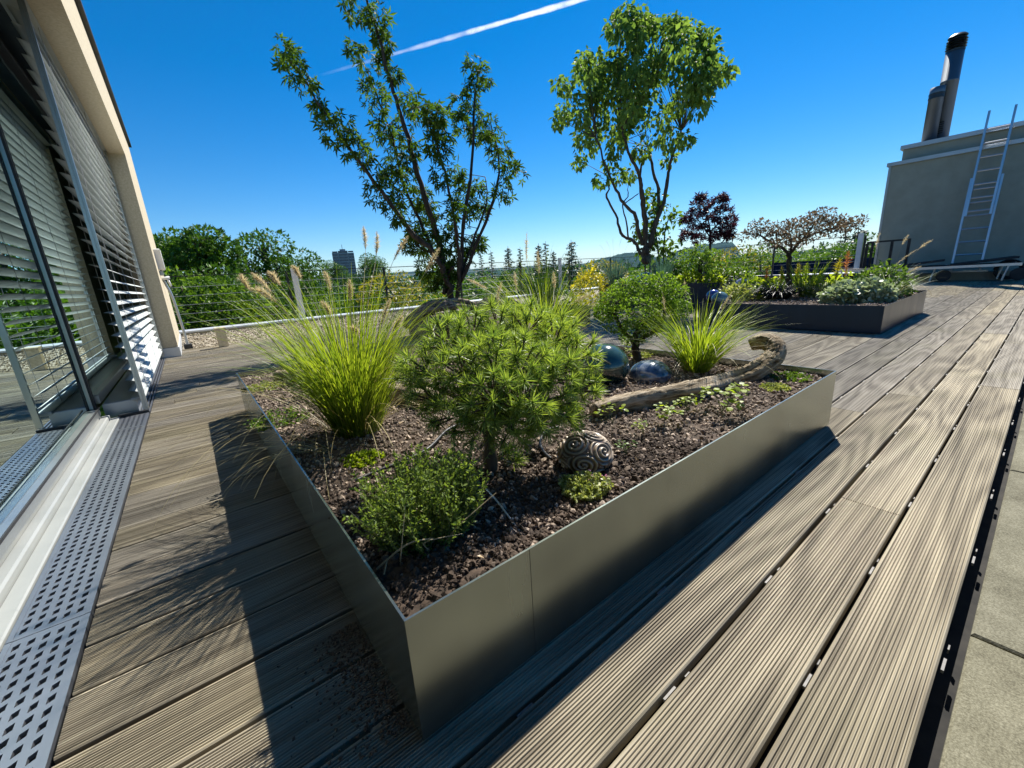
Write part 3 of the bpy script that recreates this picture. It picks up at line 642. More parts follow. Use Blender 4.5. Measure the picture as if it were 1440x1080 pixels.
def log(name, label, path, rad, mat, n=60, sides=18, noise=.05, sq=1.0, cat='driftwood', hollow=False):
    P = smooth_path(path, n); k = len(rad); r = np.interp(np.linspace(0, k - 1, n), np.arange(k), rad)
    g = Geo(); P0 = P.copy(); g.tube(P, r, sides, cap=not hollow)
    V = g.V[0].reshape(n, sides, 3); th = np.arange(sides)/sides*2*np.pi
    fl = np.zeros((n, sides))
    for _ in range(9): fl += rng.uniform(.02, .07)*np.sin(th[None]*rng.integers(2, 7) + rng.uniform(0, 6) + np.arange(n)[:, None]*rng.uniform(-.12, .12))
    fl += np.convolve(rng.normal(0, .05, n + 4), np.ones(5)/5, 'valid')[:, None] + rng.normal(0, noise*.6, (n, sides))
    V = P[:, None] + (V - P[:, None])*(1 + fl[..., None]); g.V[0] = V.reshape(-1, 3)
    if hollow:                                             # dark open end: inner wall folded back
        e = V[-1]; cI = e.mean(0); inn = cI + (e - cI)*.72; dp = nrm(P[-1] - P[-5]); back = cI + (e - cI)*.55 - dp*.10
        W = np.concatenate([e, inn, back]); s = sides
        F = [(i*s + j, i*s + (j+1) % s, (i+1)*s + (j+1) % s, (i+1)*s + j) for i in range(2) for j in range(s)]; g.add(W, F); g.F.append((np.array([list(range(s))]) + g.n - s, 0))
        g.F.append((np.array([list(range(s))[::-1]]), 0))
    o = g.build(name, mat, None, True); c = P.mean(0)
    ln = np.concatenate([[0], np.cumsum(np.linalg.norm(np.diff(P, axis=0), axis=1))])
    gr = np.zeros((len(o.data.vertices), 3)); gr[:n*sides] = np.stack([np.repeat(ln, sides), np.tile(np.cos(th), n)*np.repeat(r, sides), np.tile(np.sin(th), n)*np.repeat(r, sides)], 1)
    if hollow: gr[n*sides:] = [0.3, .2, .1]
    o.data.attributes.new('grain', 'FLOAT_VECTOR', 'POINT').data.foreach_set('vector', gr.astype(np.float32).ravel())
    return tag(o, label, cat)
DB = np.array([2.06, .79, .3])
dwp = [np.append(gz(835, 580, .24)[:2], .245), np.append(gz(880, 568, .245)[:2], .25), np.append(gz(930, 557, .25)[:2], .25), np.append(gz(985, 546, .255)[:2], .255), dep(1022, 537, DB, -.17), dep(1052, 527, DB, -.10), dep(1076, 514, DB, -.05), dep(1090, 499, DB, .0), dep(1088, 486, DB, .05), dep(1075, 480, DB, .09), dep(1057, 484, DB, .11)]
log('driftwood', 'long curved pale driftwood branch with hollow upturned end on the mulch', dwp, [.030, .036, .038, .038, .039, .041, .043, .042, .037, .031], M['wood'], 130, 28, .07, hollow=True)
log('driftwood', 'pale weathered log lying behind the tall left grass', [np.append(gz(x, y, .25)[:2], z) for x, y, z in ((392, 528, .25), (450, 536, .26), (520, 549, .255), (575, 557, .25), (625, 562, .24))], [.03, .045, .04, .05, .04], M['wood'], 50, 16)

def ball(name, c, r, label, mat, cat='garden ball', squash=.92, n=48):
    g = Geo(); g.lathe(c, [(max(.001, r*math.sin(a)), r*squash*-math.cos(a)) for a in np.linspace(.02, math.pi - .02, n)], 48); return tag(g.build(name, mat, None, True), label, cat)
def glaze(name, c1, c2, c3, sc_=9):
    t = NT(name); f = t.noise(sc_, detail=6, dist=.8); v = t.n('TexVoronoi', {'Vector': t.coords(), 'Scale': sc_*3}).outputs['Distance']
    col = t.ramp(t.math('ADD', t.math('MULTIPLY', f, .8), t.math('MULTIPLY', v, .25)), [(.35, c1), (.5, c2), (.68, c3)])
    return t.done(t.n('BsdfPrincipled', {'Base Color': col, 'Roughness': .12, 'Specular IOR Level': .6, 'Coat Weight': .6, 'Coat Roughness': .05}).outputs[0])
gb = np.append(gz(850, 536, SZ)[:2], 0)
ball('glazed_ball', (gb[0], gb[1], .30), .115, 'big dark green glazed ceramic ball beside the dwarf pine', glaze('green_glaze', (.008, .022, .022), (.018, .05, .045), (.05, .10, .09), 5))
bb = np.append(gz(914, 533, SZ)[:2], 0)
ball('glazed_ball', (bb[0], bb[1], .245), .098, 'mottled blue and white glazed ceramic ball half sunk in the soil', glaze('blue_glaze', (.01, .02, .05), (.05, .085, .16), (.34, .38, .42), 12), squash=.72)
def spiral_ball():
    c = np.append(gz(822, 640, .245)[:2], .25); r = .077; n, mth = 150, 300
    a = np.linspace(.01, math.pi - .01, n)[:, None]; p = np.linspace(0, 2*np.pi, mth, endpoint=False)[None]
    D = np.stack([np.sin(a)*np.cos(p), np.sin(a)*np.sin(p), np.broadcast_to(-np.cos(a), (n, mth))], -1).reshape(-1, 3)
    k = 13; i = np.arange(k) + .5; ph = np.arccos(1 - 2*i/k); th = np.pi*(1 + 5**.5)*i + .6
    S = np.stack([np.cos(th)*np.sin(ph), np.sin(th)*np.sin(ph), np.cos(ph)], 1)
    dt = np.arccos(np.clip(D @ S.T, -1, 1)); j = dt.argmin(1); d = dt.min(1); d2 = np.sort(dt, 1)[:, 1]
    s = S[j]; u = nrm(np.cross(s, [0.01, .02, 1.])); v = np.cross(s, u); az = np.arctan2((D*v).sum(1), (D*u).sum(1))
    rg = .5 + .5*np.cos(2*np.pi*(d/.185) + az*np.where(j % 2 == 0, 1, -1)); rg = rg**1.3
    edge = np.clip((d2 - d)/.05, 0, 1); hgt = rg*np.clip(edge*1.0, 0, 1)
    V = c + D*(r*(1 + .075*(hgt - .5)))[:, None]*[1, 1, .78]
    q = np.arange(n - 1)[:, None]*mth; jj = np.arange(mth)[None]; F = np.stack(np.broadcast_arrays(q + jj, q + (jj + 1) % mth, q + mth + (jj + 1) % mth, q + mth + jj), -1).reshape(-1, 4)
    o = Geo().add(V, F).build('spiral_ball', M['ceramic'], None, True)
    at = o.data.attributes.new('relief', 'FLOAT', 'POINT'); at.data.foreach_set('value', hgt.astype(np.float32))
    tag(o, 'brown ceramic ball carved with cream spirals on the mulch', 'garden ball')
t = NT('carved_ceramic'); at = t.n('Attribute', attribute_name='relief').outputs['Fac']; f = t.noise(18, detail=5)
col = t.ramp(t.math('ADD', at, t.math('MULTIPLY', f, .5)), [(.2, (.075, .047, .03)), (.55, (.17, .12, .08)), (1.0, (.37, .295, .21))])
M['ceramic'] = t.done(t.n('BsdfPrincipled', {'Base Color': col, 'Roughness': .35, 'Specular IOR Level': .5}).outputs[0])
spiral_ball()
def tube_thing(name, pts, r, mat, label, cat, n=30, sides=8):
    return tag(Geo().tube(smooth_path(pts, n), r, sides).build(name, mat, None, True), label, cat)
tube_thing('drip_hose', [gz(x, y, SZ + .006) for x, y in ((500, 676), (531, 662), (568, 648), (603, 630), (630, 604), (660, 592))], .0052, M['hose'], 'black irrigation hose lying on the mulch behind the thyme bush', 'hose')
tube_thing('drip_hose', [gz(x, y, SZ + .008) for x, y in ((786, 600), (768, 606), (760, 620), (764, 634), (775, 645))], .0042, M['hose'], 'short black hose loop left of the spiral ball', 'hose')
tube_thing('stick', [gz(684, 688, SZ + .02), gz(700, 706, SZ + .012), gz(718, 730, SZ + .006)], .0022, M['alu'], 'thin pale stake lying in the shade right of the thyme bush', 'stake')
tube_thing('stick', [gz(538, 548, SZ + .03), gz(570, 562, SZ + .03), gz(604, 576, SZ + .02)], .003, M['drystem'], 'dry straight twig by the log behind the dwarf pine', 'twig')

# small rounded evergreen on a trunk in the back of the main planter
bx = np.array([2.02, 1.43, SZ]); cl = []
for (x, y, r, o) in ((862,425,.085,0),(880,408,.08,.1),(905,405,.085,.1),(930,402,.08,.05),(948,415,.075,0),(870,450,.09,-.05),(900,440,.10,-.1),(930,440,.09,-.05),(850,440,.06,.05),(890,468,.08,0),(920,425,.1,.1),(955,435,.06,.1),(912,460,.07,.05)):
    cl.append((dep(x, y, bx, o), (r*1.12, r*1.12, r*.9)))
woody('evergreen_bush', 'round bright green evergreen bush on a bare trunk behind the glazed balls', 'bush', bx, [([bx - [0, 0, .03], bx + [.0, .02, .1], dep(902, 450, bx)], .028, .014), ([bx + [0, .01, .08], dep(870, 455, bx), dep(862, 430, bx)], .014, .008), ([bx + [0, .01, .1], dep(930, 455, bx), dep(935, 415, bx)], .014, .008)], cl, OV, .017, L['box'], M['bark'], 620, droop=-.35)

# ------------------------------------------------------------------ maple in the rear planter
mb = np.array([3.0, 5.2, .22]); Z3 = lambda x, y, o=0: dep(340 + .44444*x, .44444*y, mb, o)
lim = [([(675,1010),(665,960),(655,900),(610,800),(540,740),(480,660),(400,550),(320,440),(225,300),(150,190)], .05, .008, -.35),
       ([(668,960),(650,880),(615,740),(565,580),(520,420),(480,290),(440,140),(400,20),(385,-60)], .05, .010, .1),
       ([(655,900),(600,780),(560,690),(515,590),(470,420),(400,230)], .03, .007, .45), ([(682,960),(688,840),(680,740),(650,580),(620,470),(575,340)], .032, .007, -.5),
       ([(690,900),(700,720),(730,500),(735,330),(750,215)], .032, .007, .3), ([(692,890),(740,780),(800,620),(815,520),(790,400)], .03, .007, -.2), ([(690,880),(740,740),(775,640),(770,560)], .02, .006, .6), ([(600,800),(560,780),(520,720),(500,700)], .016, .005, .3), ([(640,930),(655,870),(668,845)], .03, .024, -.1)]
limbs = []
for P, r0, r1, o in lim:
    k = len(P); limbs.append(([Z3(x, y, o*(i/(k-1))) for i, (x, y) in enumerate(P)], r0, r1))
cs = [(145,165,32,-.35),(160,215,40,-.35),(205,268,30,-.3),(240,330,24,-.3),(270,375,36,-.3),(330,420,38,-.3),(355,445,40,-.25),(390,510,40,-.25),(420,560,40,-.2),(440,610,38,-.2),(475,650,34,-.2),
      (380,-20,60,.1),(375,30,48,.1),(410,55,44,.1),(425,90,30,.1),(448,135,26,.1),(440,170,20,.1),(478,235,22,.1),(370,185,24,.4),(390,235,40,.4),(405,280,44,.45),(430,325,44,.4),(450,370,42,.35),(470,420,48,.3),(480,470,46,.3),(520,330,30,.1),(545,365,48,-.4),(585,350,34,-.5),(580,385,34,-.45),(520,440,40,.1),(540,480,40,0),(500,530,44,.2),(530,570,36,.1),
      (610,455,30,-.4),(640,430,40,-.45),(635,490,36,-.4),(630,540,28,-.4),(680,330,34,.2),(700,370,32,.25),(745,225,36,.3),(750,265,32,.3),(740,305,34,.3),(735,355,34,.3),(735,405,24,.3),(785,415,38,-.2),(795,460,40,-.2),(810,500,40,-.2),(830,550,42,-.2),(815,590,34,-.2),(690,560,34,.5),(700,600,34,.5),(740,590,40,.6),(770,640,40,.55),(720,650,34,.4),(660,640,26,-.3),
      (580,600,36,.2),(600,660,38,.2),(560,640,32,.3),(620,720,42,.1),(640,770,44,0),(570,700,30,.3),(600,800,44,.1),(560,790,36,.3),(540,750,30,.3),(660,720,30,.1),(700,700,36,.3),(725,760,30,.3),(690,790,32,.2),(640,840,36,0),(610,850,30,.1),(760,690,30,.5),(500,620,30,.1),(455,540,34,.1),(585,760,36,.2),(575,835,34,.2),(625,885,30,0),(600,900,26,.1),(655,845,32,0),(700,815,34,.2),(735,790,28,.3),(680,870,24,.1),(560,740,30,.2),(530,790,26,.2)]
mc = [(Z3(x, y, o) + rng.normal(0, .05, 3), r*.44444/89) for x, y, r, o in cs]
woody('japanese_maple', 'tall thin maple with star shaped leaves in the shaded rear planter', 'tree', mb, limbs, [(c, (r*.78, r*.78, r*.9)) for c, r in mc], PA, .084, L['maple'], M['bark'], 40, droop=.75, spread=.8)
rw = lambda x, y, o=0: dep(x, y, mb, o)
def root_bundle(label, pts, rad, k):
    P = np.array(pts); g = Geo(); ln = []
    for i in range(k):
        off = rdir(1)[0]*rad*rng.uniform(.2, 1) * [1, 1, .8]; Q = smooth_path(P + off + rng.normal(0, rad*.4, P.shape), 36); r = np.linspace(.05, .03, 36)*rng.uniform(.6, 1.3)*(1 + rng.normal(0, .06, 36))
        g.tube(Q, r, 12, noise=.10); L_ = np.concatenate([[0], np.cumsum(np.linalg.norm(np.diff(Q, axis=0), axis=1))]); th = np.arange(12)/12*2*np.pi
        ln.append(np.stack([np.repeat(L_ + i*3.1, 12), np.tile(np.cos(th), 36)*np.repeat(r, 12), np.tile(np.sin(th), 36)*np.repeat(r, 12)], 1))
    o = g.build('root_wood', M['rootwood'], None, True); o.data.attributes.new('grain', 'FLOAT_VECTOR', 'POINT').data.foreach_set('vector', np.concatenate(ln).astype(np.float32).ravel()); tag(o, label, 'driftwood')
root_bundle('grey weathered root lying left of the maple trunk', [rw(574, 456, -.6), rw(588, 440, -.55), rw(612, 430, -.5), rw(642, 426, -.45), rw(668, 430, -.3)], .06, 9)
root_bundle('gnarled root wood right of the maple trunk', [rw(652, 444, -.2), rw(678, 432, -.1), rw(705, 424, -.1), rw(728, 432, -.1), rw(742, 448, -.2)], .07, 9)
g4 = np.array([3.9, 4.3, .23]); grass_plant(g4, 'fountain grass in the shaded rear planter right of the maple', 320, .80, .12, dry=70, width=.008, group=None)

# ------------------------------------------------------------------ big leafy tree and neighbours in the tall rear planter
tb = np.array([7.5, 5.15, .40]); T3 = lambda x, y, o=0: dep(760 + .40718*x, .40718*y, tb, o)
D3 = lambda x, y, o=0: dep(780 + .22222*x, 180 + .22222*y, tb, o)   # second crop
lim2 = [([(580,760),(570,650),(560,480),(550,370),(530,280),(470,160),(430,20)], .055, .02, -.3), ([(600,760),(640,600),(690,470),(715,310),(740,200),(800,20)], .05, .018, .3), ([(610,740),(650,560),(655,400),(620,250),(590,120)], .045, .02, .5),
        ([(560,740),(525,640),(515,560),(440,480),(390,390),(330,260),(260,60)], .045, .014, -.4), ([(545,800),(500,715),(430,680),(390,560),(330,440),(345,380),(330,300)], .036, .012, .1), ([(550,450),(540,300),(555,210)], .03, .015, 0), ([(465,690),(455,600),(430,490),(465,430),(460,390)], .018, .008, .2), ([(440,480),(530,415)], .012, .008, -.3), ([(575,840),(580,760)], .09, .08, 0)]
limbs = []
for P, r0, r1, o in lim2:
    k = len(P); limbs.append(([D3(x, y, o*(i/(k-1))) for i, (x, y) in enumerate(P)], r0, r1))
poly = np.array([(250,85),(310,50),(370,70),(410,105),(480,75),(560,110),(605,170),(635,250),(590,350),(520,400),(470,520),(400,530),(330,520),(285,470),(250,570),(190,600),(140,545),(125,470),(75,420),(75,290),(140,300),(150,215),(245,210)], float)
def inside(p, P):
    c = False; j = len(P) - 1
    for i in range(len(P)):
        if (P[i, 1] > p[1]) != (P[j, 1] > p[1]) and p[0] < (P[j, 0]-P[i, 0])*(p[1]-P[i, 1])/(P[j, 1]-P[i, 1]) + P[i, 0]: c = not c
        j = i
    return c
cl = []
while len(cl) < 104:
    p = rng.uniform((60, 40), (650, 610))
    if inside(p, poly): cl.append((T3(p[0], p[1], rng.normal(0, .5)), rng.uniform(.12, .26)))
for x, y in ((310,70),(370,80),(480,95),(560,125),(600,190),(625,255),(85,300),(75,410),(150,230),(250,90),(270,610),(210,620),(310,600),(240,560),(290,40),(345,55),(400,85),(455,70),(520,95),(580,140),(640,250),(60,420),(130,560),(65,290),(150,200),(545,330),(500,480),(440,545)): cl.append((T3(x, y, rng.normal(0, .3)), .14))
woody('leafy_tree', 'large multi stemmed tree with drooping oval leaves in the tall rear planter', 'tree', tb, limbs, [(c, r) for c, r in cl], OV, .11, L['lilac'], M['bark_b'], 66, droop=.9, spread=.8)
cl = [(D3(x, y, .2), .13) for x, y in ((610,470),(640,520),(600,560),(730,530),(760,575),(700,600),(620,640),(690,690),(560,700),(640,700),(740,740),(770,760),(600,600),(540,620),(570,660),(520,690),(600,730),(660,740),(700,790),(640,790),(560,780),(610,430),(650,450))]
woody('shrub', 'dark leafy shrub growing through the stems of the big tree', 'shrub', dep(935, 398, tb, .2)*[1, 1, 0] + [0, 0, .4], [([dep(930, 400, tb, .2), D3(640, 640, .2), D3(620, 480, .2)], .02, .006), ([dep(932, 400, tb, .2), D3(700, 640, .2), D3(750, 540, .2)], .02, .006)], cl, OV, .11, L['mid'], M['bark'], 26, droop=.4)
pb = np.array([8.6, 4.5, .40]); cl = []
for x, y, r in ((870,560,.16),(910,500,.16),(960,470,.18),(1040,470,.16),(930,570,.2),(1000,540,.2),(1070,540,.17),(1110,590,.14),(1090,630,.14),(830,580,.1),(860,640,.14),(920,650,.17),(990,610,.18),(1050,660,.13),(830,690,.12),(900,700,.12),(1110,680,.08),(1010,690,.1),(920,440,.07),(1060,440,.08)): cl.append((dep(780 + .2222*x, 180 + .2222*y, pb, rng.normal(0, .2)), (r, r, r*.8)))
pj = lambda x, y, o=0: dep(780 + .2222*x, 180 + .2222*y, pb, o)
woody('purple_maple', 'small dark purple leaved maple behind the tall rear planter', 'tree', pb, [([pb, pj(985, 760), pj(980, 640), pj(960, 520)], .03, .01), ([pj(982, 690), pj(920, 600), pj(880, 540)], .014, .006), ([pj(982, 660), pj(1050, 590), pj(1090, 550)], .014, .006), ([pj(984, 720), pj(1060, 670)], .01, .005)], cl, PA, .085, L['purple'], M['bark'], 48, droop=.2)
yb = np.array([6.95, 3.55, .40]); cl = [(dep(x, y, yb, o), (.13, .13, .10)) for x, y, o in ((965,360,0),(985,352,0),(1003,360,0),(970,375,0),(990,370,-.1),(1003,376,0),(980,364,.1))]
woody('topiary_bush', 'dark trimmed evergreen ball on a stout trunk below the purple maple', 'bush', yb, [([yb - [0, 0, .03], dep(985, 392, yb), dep(985, 365, yb)], .045, .03)], cl, OV, .04, L['box'], M['bark'], 260, droop=-.3)
for px, py, hh, lb in ((866, 398, .55, 'stiff blue grass with dark plumes left of the big tree'), (930, 398, .48, 'wide tuft of blue grass at the foot of the big tree')):
    b = dep(px, py, np.array([6.75, 5.2 if px < 900 else 4.5, .4])); b[2] = .395
    hd = [((px - 9, 348), (px - 14, 338), 0), ((px - 4, 344), (px - 4, 333), .1), ((px + 5, 346), (px + 8, 336), 0), ((px - 18, 350), (px - 24, 344), 0), ((px + 14, 350), (px + 18, 343), .1)] if px < 900 else [((px + 30, 350), (px + 36, 338), 0), ((px + 36, 352), (px + 45, 343), 0)]
    grass_plant(b, lb, 240, hh, .09, L['blue'], hd, .008, (2, 26), (5, 40), dry=0, seg=5, hairs=60, hrad=.012, name='blue_grass')
b = dep(830, 398, np.array([6.3, 5.6, .1])); b[2] = 0
mound('yellow_shrub', b, 'yellow green variegated shrub left of the tall rear planter', 'shrub', (.36, .36, .75), 900, OV, .075, L['yellow'])
mound('leafy_shrub', b + np.array([-.4, .5, 0]), 'low green shrub left of the yellow variegated shrub', 'shrub', (.4, .4, .42), 700, OV, .06, L['hedge2'])
gl2 = glaze('pale_green_glaze', (.05, .09, .085), (.10, .16, .15), (.2, .28, .26), 4); gl3 = glaze('cobalt_glaze', (.01, .015, .08), (.03, .045, .2), (.1, .12, .35), 6); gl4 = glaze('lilac_glaze', (.2, .2, .32), (.32, .32, .46), (.45, .45, .58), 6)
def ballpx(px, py, base, r, label, mat):
    c = dep(px, py, np.array(base)); return ball('glazed_ball', tuple(c), r, label, mat)
ballpx(908, 398, (6.85, 4.85, .4), .21, 'large sea green glazed ball below the big tree', gl2)
ballpx(891, 397, (6.75, 5.05, .4), .085, 'small grey blue glazed ball left of the sea green ball', glaze('grey_glaze', (.1, .13, .16), (.2, .24, .28), (.35, .4, .42), 5))
ballpx(1012, 421, (5.15, 2.5, .3), .10, 'pale green glazed ball at the left end of the middle planter', gl2)
ballpx(1003, 416, (5.35, 2.58, .3), .085, 'cobalt blue glazed ball behind the pale green ball', gl3)
ballpx(1043, 400, (6.2, 2.55, .3), .09, 'lilac glazed ball by the broad leaved plant in the middle planter', gl4)
for (px, py, X, Y, rad, n, tp, sz_, lf, lb, nm) in ((1030, 390, 7.0, 3.5, (.32, .3, .26), 700, OV, .06, 'mid', 'low green shrub right of the trimmed evergreen ball', 'shrub'), (970, 398, 6.75, 3.95, (.22, .22, .18), 260, OV, .08, 'lime', 'light green leafy perennial left of the trimmed evergreen ball', 'perennial'), (1005, 395, 6.7, 3.35, (.14, .14, .2), 200, OV, .07, 'lime', 'yellow green perennial at the right end of the tall rear planter', 'perennial'), (945, 372, 7.4, 4.3, (.28, .28, .42), 500, OV, .08, 'hedge2', 'pale green shrub right of the blue grass tuft', 'shrub')):
    b = dep(px, py, np.array([X, Y, .4])); b[2] = .39; mound(nm, b, lb, nm, rad, n, tp, sz_, L[lf])

# ------------------------------------------------------------------ middle planter plants
Zp = .232
def pp(px, py, z=Zp): return np.append(gz(px, py, z)[:2], z)
mound('hosta', pp(1058, 418), 'broad leaved lime hosta at the front of the middle planter', 'hosta', (.24, .24, .17), 130, OV, .15, L['lime'], droop=.2)
mound('pale_perennial', np.array([5.7, 2.55, Zp]), 'pale straw coloured perennial between the glazed balls and the hosta', 'perennial', (.24, .2, .2), 380, OV, .06, L['sedum'])
grass_plant(np.array([6.0, 2.15, Zp]), 'black mop of dark grass behind the hosta', 330, .42, .12, L['blackg'], (), .011, (20, 60), (50, 100), dry=0, name='black_grass')
grass_plant(pp(1135, 418), 'upright sword leaved green grass in the middle of the middle planter', 110, .42, .08, L['grass'], (), .016, (2, 26), (5, 40), dry=0, name='sword_grass')
mound('silver_plant', pp(1190, 425), 'silver leaved mound at the front rim of the middle planter', 'perennial', (.24, .22, .2), 1100, RO, .042, L['silver'])
mound('silver_plant', pp(1222, 424), 'greener silver leaved mound next to the planter corner', 'perennial', (.22, .2, .22), 1000, RO, .04, L['silver'])
grass_plant(np.append(dep(1160, 402, np.array([6.4, 1.75, 0]))[:2], Zp), 'bright yellow green tuft behind the silver plants', 320, .24, .14, L['lime'], (), .012, (5, 60), (10, 60), dry=0, name='sedge_tuft')
mound('small_shrub', np.array([6.45, 1.25, Zp]), 'rounded light green shrub near the right end of the middle planter', 'shrub', (.33, .30, .36), 900, OV, .05, L['mid'])
bq = np.array([6.3, 1.15, Zp])
grass_plant(bq, 'grey green grass with long leaning seed heads at the right end of the middle planter', 140, .42, .1, L['silver'], [((1290,352),(1312,337),0),((1268,345),(1278,330),.1),((1260,372),(1290,350),0),((1275,385),(1296,374),0),((1232,350),(1238,325),.3)], .007, (20, 60), (20, 60), dry=40, hairs=160, hrad=.02)
for px, py, sc_, lf, lb in ((1100, 405, .9, 'mid', 'low green filler plant left of the sword grass'), (1160, 418, .8, 'sedum', 'grey green filler plant left of the silver mound'), (1205, 408, .9, 'mid', 'leafy filler plant behind the silver mounds')):
    mound('filler_plant', pp(px, py), lb, 'perennial', (.2*sc_, .2*sc_, .15*sc_), 260, OV, .055, L[lf])
pl = np.array([6.6, 2.1, Zp])
for k, (px, py, col, lb) in enumerate(((1076, 398, 'orange', 'leftmost orange celosia plume'), (1097, 396, 'yellow', 'yellow celosia plume left of the copper tree trunk'), (1120, 392, 'yellow', 'yellow celosia plume just right of the copper tree trunk'), (1132, 392, 'lime', 'lime celosia plume under the copper tree'), (1172, 384, 'yellow', 'leaning pale yellow celosia plume'), (1190, 374, 'orange', 'tall orange celosia plume right of the copper tree'))):
    b = dep(px, py + 12, pl, .15*k - .3); b[2] = Zp; t = thing('celosia', tuple(b), lb, 'flower', 'feathery celosia flowers in the middle planter')
    tip = dep(px + (10 if k == 4 else 3), py - 22, pl, .15*k - .3); hb = b + (tip - b)*.35
    plume(t, [b, (b + hb)/2, hb, tip], np.linalg.norm(tip - hb), .03, 220, [L[col], M['stem']], name='plume', stem_r=.004, hl=1.5)
    g = Geo(); leaves(g, OV, b + rdir(24)*[.05, .05, .0] + np.stack([np.zeros(24), np.zeros(24), rng.uniform(.02, .25, 24)], 1), .09, out=rdir(24), droop=-.3); g.build('foliage', L['lime'], t)
tt = np.array([6.72, 2.28, Zp]); q = lambda x, y, o=0: dep(1040 + x*.13889, 290 + y*.13889, tt, o); cl = []
for x, y in ((230,260),(260,200),(310,250),(330,320),(380,200),(400,290),(450,230),(470,330),(520,180),(540,260),(590,310),(600,200),(650,150),(680,240),(720,180),(740,110),(800,100),(800,200),(860,60),(880,150),(900,220),(930,140),(980,200),(1020,140),(1060,220),(1100,170),(1140,200),(560,380),(640,340),(420,380),(300,380),(720,300),(960,270),(60,300),(110,280),(200,180),(1160,150)): cl.append((q(x, y, rng.normal(0, .25)), (.14, .14, .06)))
woody('copper_tree', 'small flat topped tree with copper brown leaves in the middle planter', 'tree', tt, [([tt - [0, 0, .03], q(500, 600), q(505, 480)], .04, .03), ([q(505, 490), q(420, 410), q(310, 360), q(180, 280), q(60, 290)], .022, .006), ([q(505, 490), q(560, 420), q(640, 330), q(740, 200), q(850, 70)], .024, .006), ([q(505, 480), q(520, 380), q(450, 240)], .018, .006), ([q(640, 330), q(780, 270), q(980, 210), q(1120, 170)], .016, .006)], cl, OV, .042, L['tan'], M['bark'], 80, droop=-.1, up=1.2)
tube_thing('twig_loop', [pp(1266, 416), pp(1268, 408) + [0, 0, .06], pp(1276, 408) + [0, 0, .10], pp(1283, 410) + [0, 0, .05], pp(1285, 413)], .006, M['hose'], 'dark wire hoop sticking out of the soil in the middle planter', 'wire')

# ================================================================== TERRACE EDGE
g = Geo(); g.box(-.6, 13.9, 9.25, 9.62, -.6, .10); pa = g.build('parapet', M['render'])
tag(pa, 'low rendered parapet along the far terrace edge with pale metal coping', 'parapet'); g = Geo(); g.box(-.6, 13.92, 9.22, 9.66, .102, .135, bev=.004); g.build('coping', M['coping'], pa)
g = Geo(); g.box(13.62, 13.98, 3.0, 9.24, -.6, .20); pa = g.build('parapet', M['slab']); tag(pa, 'dark upstand with thin pale coping along the right terrace edge behind the middle planter', 'parapet'); g = Geo(); g.box(13.58, 14.0, 3.0, 9.215, .202, .236, bev=.004); g.build('coping', M['coping'], pa)
def railing(P0, P1, nposts, label, top=1.06, base=.13, whites=()):
    P0, P1 = np.array(P0, float), np.array(P1, float); t = thing('cable_railing', (P0[0], P0[1], base), label, 'railing'); d = P1 - P0
    for i in range(nposts):
        p = P0 + d*(i/(nposts - 1)); g = Geo(); g.box(p[0] - .02, p[0] + .02, p[1] - .02, p[1] + .02, base, top); g.build('post', M['black'], t)
    for u in whites:
        p = P0 + d*u; g = Geo(); n_ = nrm(np.array([d[1], -d[0]])); g.obox([p[0], p[1], (base + top)/2 + .03], nrm(np.append(d, 0))*.055, np.append(n_, 0)*.02, [0, 0, (top - base)/2 + .04]); o = g.build('post', M['white'], t); o['label'] = 'wide white post'
    g = Geo(); g.bar([*P0, top + .012], [*P1, top + .012], .022, .014); g.build('top_rail', M['black'], t)
    for k in range(5):
        z = base + .14 + k*(top - base - .16)/5; g = Geo(); g.tube([[*P0, z], [*P1, z]], .003, 5); g.build('cable', M['cable'], t)
    return t
railing((-.3, 9.44), (13.7, 9.44), 8, 'long steel cable railing with black posts along the far terrace edge', whites=(.153, .685))
railing((13.8, 9.3), (13.8, 3.1), 4, 'steel cable railing along the right terrace edge beside the rendered building', base=.23, top=1.12, whites=(.985,))
t = thing('gate_frame', (13.55, 2.6, 0), 'short dark metal railing panel leaning by the wall of the right building', 'railing'); g = Geo(); g.box(13.53, 13.56, 2.2, 3.0, .93, .97); g.build('top_rail', M['black'], t)
for y in (2.2, 2.5, 2.86, 2.96): g = Geo(); g.box(13.525, 13.565, y, y + .05, 0, .929); g.build('post', M['black'], t)

# small things on the left pilaster and deck edge
t = thing('wall_socket', (-.17, 7.6, 1.2), 'white box shaped wall lamp on the beige pilaster', 'wall lamp'); g = Geo(); g.box(XF + .001, XF + .07, 7.3, 7.5, 1.09, 1.36, bev=.012); g.build('housing', M['white'], t); g = Geo(); g.box(XF + .002, XF + .04, 7.36, 7.44, 1.02, 1.088, bev=.008); g.build('bracket', M['flash'], t)
t.name = 'wall_lamp'
ps = [(-.10, 7.62, 0), (-.11, 7.62, .4), (-.13, 7.62, .75), (-.16, 7.62, .9), (-.175, 7.6, .98)]
t = thing('garden_tap', (-.10, 7.62, 0), 'slim grey standpipe with bent head beside the beige pilaster', 'standpipe'); g = Geo(); g.tube(smooth_path(ps, 20), .016, 8); g.build('pipe', M['flash'], t, True); g = Geo(); g.tube([(-.21, 7.6, .98), (-.10, 7.6, 1.0)], .02, 8); g.tube([(-.13, 7.6, .99), (-.11, 7.58, .88)], .014, 8); g.build('head', M['white'], t, True); g = Geo(); g.box(-.15, -.05, 7.57, 7.67, -.03, .06, bev=.01); g.build('foot', M['black'], t)
